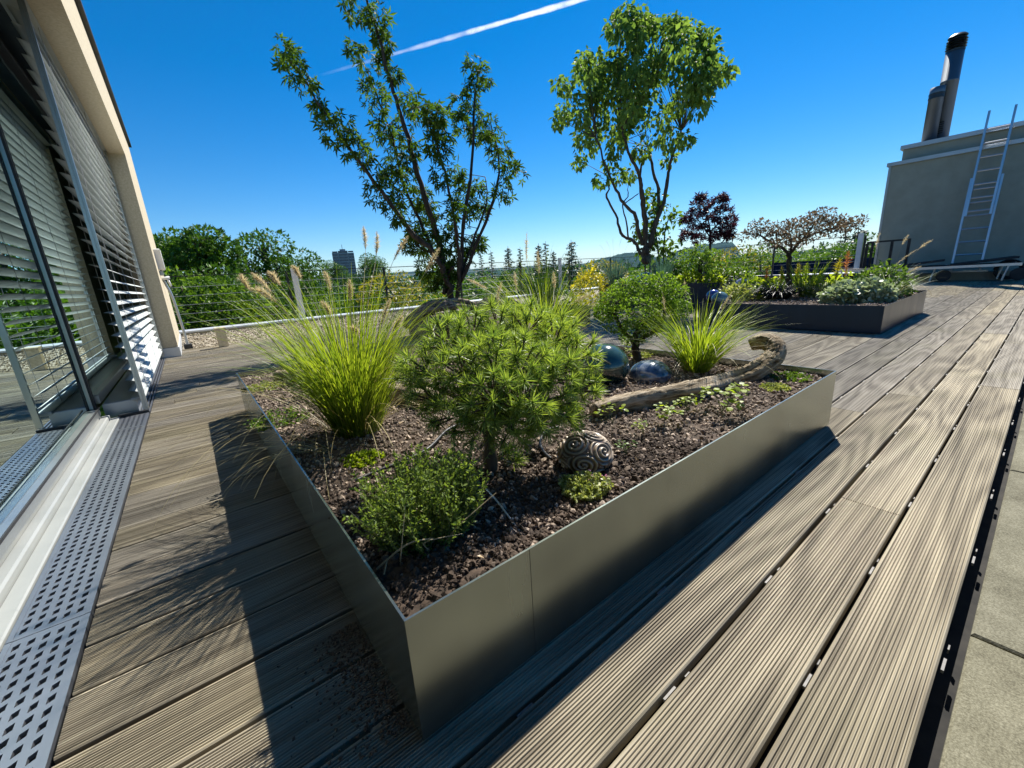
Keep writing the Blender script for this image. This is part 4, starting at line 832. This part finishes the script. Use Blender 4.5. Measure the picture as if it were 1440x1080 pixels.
t = thing('path_light', (.31, 7.2, 0), 'small beige block lantern standing on the deck edge', 'lantern'); g = Geo(); g.box(.245, .365, 7.14, 7.25, 0.001, .25, bev=.006); g.build('body', M['beige'], t); g = Geo(); g.box(.235, .375, 7.125, 7.265, .251, .275, bev=.006); g.build('cap', M['beige'], t)

# ================================================================== RIGHT BUILDING
rbld = thing('rendered_building', (14.2, 0, 0), 'grey beige rendered rooftop building with zinc edged stepped roof and steel chimney', 'building')
g = Geo(); g.box(14.2, 20, -8, 2.93, .17, 2.72); g.box(14.32, 20, -8, 2.75, 2.721, 3.06); g.build('wall', M['greywall'], rbld)
g = Geo(); g.box(13.72, 20, -8, 2.95, -.3, .168); g.build('plinth', M['greywall'], rbld)
g = Geo(); g.box(14.15, 14.45, -8, 2.98, 2.70, 2.78); g.box(14.27, 20.02, -8, 2.80, 3.04, 3.13); g.box(14.185, 14.24, 2.90, 2.945, .17, 2.699); g.build('roof_edge', M['flash'], rbld)
ch = Geo(); ch.lathe((14.75, 2.22, 0), [(.155, 3.0), (.155, 4.35), (.158, 4.351), (.158, 4.37), (.155, 4.371), (.155, 4.95)], 32); cho = ch.build('chimney', M['flue'], rbld, True)
g = Geo(); g.lathe((14.52, 2.36, 0), [(.13, 3.0), (.13, 4.05), (.134, 4.051), (.134, 4.25), (.02, 4.26)], 28); g.build('flue_pipe', M['flue'], cho, True)
g = Geo(); g.lathe((14.52, 2.36, 0), [(.14, 4.02), (.14, 4.05), (.136, 4.06), (.136, 4.10), (.142, 4.11), (.142, 4.13)], 28); g.build('band', M['flue_dark'], cho)
g = Geo(); g.lathe((14.75, 2.22, 0), [(.16, 4.94), (.16, 4.97), (.11, 4.98), (.11, 5.2), (.16, 5.21), (.165, 5.23), (.12, 5.27)], 28)
for z in (5.0, 5.05, 5.10, 5.15): g.lathe((14.75, 2.22, 0), [(.165, z), (.175, z + .004), (.14, z + .03), (.135, z + .026)], 28)
g.build('cowl', M['flue_dark'], cho)
g = Geo()
for i in range(6): g.box(14.575, 14.60, 2.16, 2.24, 3.28 + i*.045, 3.295 + i*.045)
g.box(14.59, 14.61, 2.255, 2.275, 3.1, 4.2); g.build('vent_grille', M['roofedge'], cho)
# ladder
ld = thing('ladder', (13.7, 1.25, .17), 'aluminium extension ladder leaning against the right building', 'ladder')
f0, f1 = np.array([13.62, 0, .17]), np.array([14.12, 0, 3.42]); lp = lambda u: f0 + (f1 - f0)*u
for (ya, yb, u0, u1, off) in ((1.02, 1.46, 0, .60, 0), (1.06, 1.42, .36, 1.0, -.05)):
    for y in (ya, yb):
        g = Geo(); g.bar(lp(u0) + [off, y, 0], lp(u1) + [off, y, 0], .065, .036, (0, 1, 0)); g.build('rail', M['alu'], ld)
    u = u0 + .03
    while u < u1 - .05:
        g = Geo(); g.tube([lp(u) + [off, ya, 0], lp(u) + [off, yb, 0]], .019, 8); g.build('rung', M['alu'], ld); u += .083
g = Geo(); g.bar([13.62, .90, .185], [13.62, 1.58, .185], .06, .035); g.build('foot_bar', M['alu'], ld)
# two loungers
def lounger(label):
    t = thing('sun_lounger', (0, 0, 0), label, 'sun lounger', 'dark sun loungers by the right building')
    g = Geo()
    for y in (-.3, .3): g.bar((-.95, y, .30), (.95, y, .32), .035, .05)
    for x in (-.95, -.2, .93): g.bar((x, -.3, .305), (x, .3, .305), .035, .04)
    g.build('frame', M['alu'], t); g = Geo(); g.box(-.93, .93, -.275, .275, .325, .345, bev=.008); g.build('seat', M['fabric'], t)
    g = Geo(); g.obox((.45, 0, .40), (.45, 0, .05), (0, .26, 0), (0, 0, .02)); g.build('cushion', M['fabric'], t)
    for x in (-.85, .78):
        for y in (-.3, .3): g = Geo(); g.tube([(x, y, .30), (x + (.08 if x < 0 else -.05), y, .012)], .016, 8); g.build('leg', M['alu'], t)
    g = Geo(); g.lathe((0, 0, 0), [(.10, -.025), (.12, -.02), (.12, .02), (.10, .025)], 20); w_ = g.build('wheel', M['dark'], t); w_.rotation_euler = (R_(90), 0, 0); w_.location = (.93, -.34, .13)
    return t
la = lounger('nearer dark sun lounger with pale frame in front of the ladder'); la.location = (13.15, 1.42, 0); la.rotation_euler[2] = R_(-80)
lb_ = copy_tree(la); lb_.location = (13.25, 2.45, 0); lb_.rotation_euler[2] = R_(-84); lb_['label'] = 'farther dark sun lounger partly hidden behind the rounded shrub'
cp = []
for k in range(5):
    for a in np.linspace(0, 2*np.pi, 14, endpoint=False): cp.append((13.62 + .02*k, .62 + (.2 - .012*k)*math.cos(a), .20 + (.19 - .01*k)*math.sin(a)))
tag(Geo().tube(smooth_path(cp, 180), .016, 6).build('coiled_hose', M['hose'], None, True), 'dark coiled hose leaning at the foot of the right building beside the ladder', 'hose')

# ================================================================== BEYOND THE TERRACE
GZ = -7.5
def terrain():
    n = 90; u = np.linspace(-1, 1, n); s = np.sign(u)*np.abs(u)**2.6*9000; X, Y = np.meshgrid(s, s); Z = np.full_like(X, GZ)
    r = np.hypot(X, Y); Z = Z - np.clip((r - 60)/600, 0, 1)*6
    V = np.stack([X, Y, Z], -1).reshape(-1, 3); i = np.arange(n-1)[:, None]*n + np.arange(n-1)[None]
    tag(Geo().add(V, np.stack([i, i+1, i+n+1, i+n], -1).reshape(-1, 4)).build('ground', pm('meadow', (.04, .07, .018), (.10, .13, .04), .02, .95, spec=0.0)), kind='structure')
terrain()
def hill(profile, dist, label_mat, width=500):
    # ridge: list of (px, py) crest points in the photograph at the given distance
    P = []
    for px, py in profile:
        r = ray(px, py); t = dist/np.hypot(r[0], r[1]); P.append(r*t + [0, 0, H])
    P = smooth_path(P, 160); P[:, 2] += rng.normal(0, dist*.0009, 160)
    d = nrm(P[:, :2]); rows = []
    for k, (o, f) in enumerate(((-width, 0), (-width*.55, .45), (-width*.25, .78), (0, 1), (width*.4, .8), (width, 0))):
        q = P.copy(); q[:, :2] += d*o; q[:, 2] = -14 + (P[:, 2] + 14)*f + (rng.normal(0, dist*.0006, 160) if 0 < f < 1 else 0); rows.append(q)
    V = np.concatenate(rows); i = np.arange(5)[:, None]*160 + np.arange(159)[None]
    tag(Geo().add(V, np.stack([i, i+1, i+161, i+160], -1).reshape(-1, 4)).build('hills', label_mat, None, True), kind='structure')
fm = pm('far_forest', (.014, .035, .03), (.035, .07, .05), .02, .95, detail=9, spec=0.0)
hill([(760, 385), (800, 378), (840, 365), (880, 356), (905, 356), (930, 362), (960, 350), (985, 344), (1005, 342), (1025, 340), (1036, 347), (1044, 365)], 2600, fm, 420)
hill([(180, 425), (300, 404), (420, 391), (480, 387), (600, 381), (700, 377), (800, 372), (900, 366), (1000, 362), (1150, 352), (1300, 345)], 3300, fm, 600)

def crown_tree(name, h, cr, seed, leaf, label, cat='tree', n=5200, lsz=.2, trunk=.16, lobes=22, low=.18, tpl=DI):
    global rng
    sv = rng; rng = np.random.default_rng(seed); t = thing(name, (0, 0, 0), label, cat); g = Geo(); f = Geo()
    g.tube(smooth_path([(0, 0, -.2), (.1, .05, h*.35), (-.05, .1, h*.7), (0, 0, h*.92)], 14), np.linspace(trunk, .03, 14), 8, noise=.06)
    for k in range(lobes):
        a = rng.uniform(0, 6.28); z = rng.uniform(low, .95); q = math.sin(math.pi*min(1, (z - low*.6)/(1.05 - low*.6))**.8)*cr*rng.uniform(.35, .95); c = np.array([math.cos(a)*q, math.sin(a)*q, z*h]); rr = cr*rng.uniform(.28, .48)
        g.tube(smooth_path([(0, 0, max(.1, z*h - q*.8)), c*[.5, .5, 1] - [0, 0, q*.2], c], 6), np.linspace(trunk*.4, .015, 6), 5)
        d = inball(n//lobes, .55); leaves(f, tpl, c + d*rr*[1, 1, .75], lsz, out=d*.8, droop=.1, up=.7)
    g.build('trunk', M['bark_b'], t, True); f.build('crown', leaf, t); rng = sv; return t
def conifer(name, h, w, seed, label, n=60):
    global rng
    sv = rng; rng = np.random.default_rng(seed); t = thing(name, (0, 0, 0), label, 'conifer'); g = Geo(); f = Geo(); g.tube([(0, 0, -.2), (0, 0, h*.5), (.02, 0, h)], [.16, .1, .02], 7)
    for k in range(n):
        z = h*(.12 + .86*(k/n)); L_ = w*(1 - (z/h))**.8*rng.uniform(.7, 1.15) + .12; a = k*2.4 + rng.normal(0, .3); e = np.array([math.cos(a)*L_, math.sin(a)*L_, z - L_*.18 + (.1*L_)]); g.tube([(0, 0, z), e], [.03, .01], 4, cap=False)
        m_ = int(110*L_/w) + 30; u = rng.uniform(.15, 1, m_); p = np.array([0, 0, z]) + (e - [0, 0, z])*u[:, None] + rng.normal(0, .05*w, (m_, 3))*[1, 1, .4]; leaves(f, DI, p, (.42*w*.22), out=nrm(e - [0, 0, z])*1.0, droop=.35, up=1.2)
    g.build('trunk', M['bark'], t, True); f.build('crown', L['conif'], t); rng = sv; return t
prot = {}
def plant_tree(kind, px, py_top, dist, label, group, hmin=None):
    # tree whose top shows at the photo pixel, standing on the ground at that distance
    r = ray(px, py_top); tt_ = dist/np.hypot(r[0], r[1]); P = r*tt_ + [0, 0, H]; gz_ = GZ - np.clip((dist - 60)/600, 0, 1)*6; h = P[2] - gz_
    o = prot[kind][0] if not prot[kind][2] else copy_tree(prot[kind][0]); prot[kind][2] = True
    s = h/prot[kind][1]; o.location = (P[0], P[1], gz_); o.scale = (s*prot[kind][3], s*prot[kind][3], s); o.rotation_euler[2] = random.uniform(0, 6.28); o['label'] = label; o['group'] = group
    return o
prot['ash'] = [crown_tree('broadleaf_tree', 10, 2.9, 1, L['hedge'], 'x', n=20000, lsz=.15, lobes=40, low=.25), 10, False, 1.0]
prot['ash2'] = [crown_tree('broadleaf_tree', 10, 3.0, 2, L['hedge2'], 'x', n=18000, lsz=.15, lobes=36, low=.2), 10, False, 1.0]
prot['gold'] = [crown_tree('broadleaf_tree', 8, 2.8, 3, L['autumn'], 'x', n=14000, lsz=.13, lobes=28, low=.2), 8, False, 1.0]
prot['slim'] = [crown_tree('broadleaf_tree', 10, 1.5, 11, L['hedge'], 'x', n=17000, lsz=.14, lobes=34, low=.3), 10, False, 1.0]
prot['slim2'] = [crown_tree('broadleaf_tree', 10, 1.6, 12, L['hedge'], 'x', n=20000, lsz=.14, lobes=36, low=.3), 10, False, 1.0]
prot['fir'] = [conifer('conifer', 10, 2.0, 4, 'x', 70), 10, False, 1.0]; prot['fir2'] = [conifer('conifer', 10, 1.5, 5, 'x', 60), 10, False, 1.0]
NT_ = 'broadleaf trees just beyond the railing'
for k, px, py, d, lb in (('slim2', 264, 302, 17, 'tall green tree right beside the beige pilaster'), ('slim', 362, 309, 19, 'tall green tree left of the white railing post'), ('slim2', 222, 316, 21, 'green tree partly hidden by the beige pilaster'), ('ash', 312, 374, 15.5, 'bright green tree between the two tall left trees'), ('ash2', 243, 362, 14.5, 'low bright green tree at the foot of the pilaster'), ('ash', 422, 352, 24, 'smaller tree behind the white railing post'), ('ash', 385, 402, 15.5, 'dark green tree low behind the white railing post'), ('ash2', 455, 405, 17, 'green tree behind the tall grass seed heads'),
        ('ash', 500, 400, 18, 'dark tree below the tower block'), ('gold', 553, 396, 17, 'olive yellow tree left of the maple trunk'), ('ash2', 610, 398, 18, 'green tree behind the maple trunk'), ('ash2', 690, 385, 20, 'bright green tree right of the maple trunk'), ('ash', 735, 380, 19, 'green tree behind the seed heads of the middle grass'), ('ash', 775, 384, 24, 'dark green tree left of the second white post'), ('gold', 850, 376, 22, 'pale olive tree behind the blue grass'), ('ash2', 905, 372, 24, 'light green tree behind the stems of the big tree'),
        ('gold', 1035, 358, 22, 'reddish olive tree left of the copper tree'), ('ash2', 1072, 336, 21, 'yellow green tree behind the left end of the copper tree'), ('ash2', 1110, 350, 24, 'light green tree behind the copper tree trunk'), ('ash2', 1178, 337, 26, 'bright green tree right of the copper tree trunk'), ('fir', 1208, 318, 30, 'bluish conifer beside the right building'), ('fir2', 1190, 322, 36, 'bluish conifer behind the copper tree crown'), ('ash', 1225, 330, 24, 'dark tree at the left edge of the right building')):
    plant_tree(k, px, py, d, lb, NT_ if 'fir' not in k else 'conifers by the right building')
NF = 'conifers on the skyline beyond the railing'
for k, px, py, d, lb in (('fir', 714, 346, 75, 'dark conifer left of the tall middle seed head'), ('fir2', 731, 347, 80, 'narrow conifer behind the tall middle seed head'), ('fir', 757, 342, 70, 'broad conifer at the right of the skyline clump'), ('fir2', 767, 339, 72, 'tallest conifer of the skyline clump'), ('fir', 803, 337, 55, 'lone spruce with open branches above the second white post'), ('fir', 778, 352, 85, 'short conifer between the clump and the lone spruce'), ('fir2', 690, 352, 85, 'conifer just right of the maple'), ('fir2', 676, 357, 95, 'small conifer partly behind the maple leaves'), ('ash', 515, 356, 60, 'round tree right of the tower block'), ('ash', 468, 366, 90, 'round tree left of the tower block')):
    plant_tree(k, px, py, d, lb, NF)
# far wood: one mass
def far_wood():
    f = Geo(); n = 1500; a = rng.uniform(R_(-8), R_(112), n); d = 45 + 700*rng.uniform(0, 1, n)**1.7
    for i in range(n):
        ang = R_(112) - a[i]; x, y = d[i]*math.cos(a[i]), d[i]*math.sin(a[i]); base = GZ - np.clip((d[i] - 60)/600, 0, 1)*6
        h = rng.uniform(6.0, 8.6) + np.clip((d[i] - 60)/600, 0, 1)*10 + (2.5 if d[i] > 120 else 0); con = rng.uniform() < .5; m_ = 34 if d[i] > 150 else 110; sz_ = 1.5 if d[i] > 150 else .8
        u = rng.uniform(0, 1, m_)
        if con: q = (1 - u)*h*.22 + .1; th = rng.uniform(0, 6.28, m_); p = np.stack([np.cos(th)*q, np.sin(th)*q, h*(.1 + .88*u)], 1)
        else: p = inball(m_, .6)*[h*.3, h*.3, h*.36] + [0, 0, h*.62]
        leaves(f, DI, p + [x, y, base], sz_, out=nrm(p - [0, 0, h*.5])*.8, droop=.3 if con else 0, up=.8, mat=0 if con else 1)
    o = f.build('woodland', [L['conif'], L['hedge']]); tag(o, 'distant mixed woodland beyond the terrace', 'woodland', kind='stuff')
far_wood()
# tower block
r = ray(488, 392); t_ = 520/np.hypot(r[0], r[1]); tp = r*t_; ang = math.atan2(tp[1], tp[0]); cx, cy = tp[0], tp[1]
tw = thing('tower_block', (cx, cy, -14), 'blue grey high rise tower on the horizon left of the maple', 'tower'); ux = np.array([math.sin(ang), -math.cos(ang), 0]); uy = np.array([math.cos(ang), math.sin(ang), 0])
zt = ray(488, 353); ztop = H + zt[2]*520/np.hypot(zt[0], zt[1])
tm = pm('tower_facade', (.13, .16, .2), (.19, .22, .27), .2, .5); tg = pm('tower_glass', (.03, .045, .07), (.05, .07, .1), .3, .2)
g = Geo(); zc = (ztop - 14)/2; hh = (ztop + 14)/2
g.obox([cx, cy, zc], ux*5, uy*7, [0, 0, hh]); g.obox(np.array([cx, cy, zc - 1]) - ux*8.2, ux*3.15, uy*7, [0, 0, hh - 1]); g.obox(np.array([cx, cy, zc - 1.2]) + ux*8.2, ux*3.15, uy*7, [0, 0, hh - 1.2]); g.obox(np.array([cx, cy, ztop + 1]), ux*3, uy*3, [0, 0, 1]); g.build('wall', tm, tw)
g = Geo()
for k in range(int(hh*2/3)):
    for s, w_ in ((0, 4.4), (-8.2, 2.7), (8.2, 2.7)): g.obox(np.array([cx, cy, -12 + k*3.0]) + ux*s - uy*7.05, ux*w_, uy*.12, [0, 0, .8])
g.build('window_bands', tg, tw); g = Geo(); g.tube([(cx, cy, ztop + 2), (cx, cy, ztop + 7)], .25, 6); g.build('antenna', M['black'], tw)
# low blue-grey roof beyond the right railing
rp = ox(1155, 366, 17.0); t = thing('neighbour_wall', (17, rp[1], -1), 'dark blue panelled wall seen through the right cable railing', 'wall'); g = Geo()
for k in range(4): g.box(17.0, 17.06, rp[1] - 1.5 + k*.75, rp[1] - .76 + k*.75, rp[2] - .45, rp[2] + .0)
g.build('panel', pm('blue_panel', (.008, .018, .05), (.014, .03, .07), 2, .8, spec=.05), t); g = Geo(); g.box(17.07, 18.3, rp[1] - 1.5, rp[1] + 1.5, -7.4, rp[2] - .02); g.build('wall', M['slab'], t)

# contrail: a long thin cloud of ice far above
def contrail():
    t = NT('contrail_ice'); f = t.noise(.006, detail=6); lw = t.n('LayerWeight', {'Blend': .35}).outputs['Facing']
    fac = t.math('MULTIPLY', t.math('SUBTRACT', 1.0, lw), t.ramp(f, [(.3, (.25, .25, .25)), (.65, (1, 1, 1))])); fac = t.math('MULTIPLY', fac, t.n('Attribute', attribute_name='fade').outputs['Fac'])
    d = t.n('BsdfDiffuse', {'Color': (.9, .9, .9)}).outputs[0]; tl = t.n('BsdfTranslucent', {'Color': (.95, .95, .95)}).outputs[0]; sh = t.n('MixShader', {0: .7, 1: d, 2: tl}).outputs[0]
    mt = t.done(t.n('MixShader', {0: fac, 1: t.n('BsdfTransparent').outputs[0], 2: sh}).outputs[0])
    ZC = 2600.; A, B = gz(960, -42, ZC), gz(450, 106, ZC); n = 120; u = np.linspace(0, 1, n); P = A + (B - A)*u[:, None]
    sp = np.linalg.norm(A)/578; r = np.interp(u, [0, .3, 1], [2.7*sp, 2.5*sp, 1.9*sp]) * (1 + np.convolve(rng.normal(0, .25, n + 4), np.ones(5)/5, 'valid'))
    o = Geo().tube(P, r, 14, cap=False).build('contrail', mt, None, True)
    at = o.data.attributes.new('fade', 'FLOAT', 'POINT'); at.data.foreach_set('value', np.repeat(np.interp(u, [0, .35, .5, .65, .85, 1], [.55, .5, .32, .16, .08, 0]), 14).astype(np.float32))
    tag(o, 'thin white aircraft trail across the blue sky', 'contrail', kind='stuff')
contrail()

t = NT('hazy_air'); v = t.n('VolumePrincipled', {'Color': (.42, .66, 1.0), 'Density': 5e-5, 'Anisotropy': 0.0}); t.t.links.new(v.outputs[0], t.out.inputs['Volume'])
g = Geo(); g.box(-9400, 9400, -9400, 9400, -15, 190); tag(g.build('haze', t.m), kind='stuff')
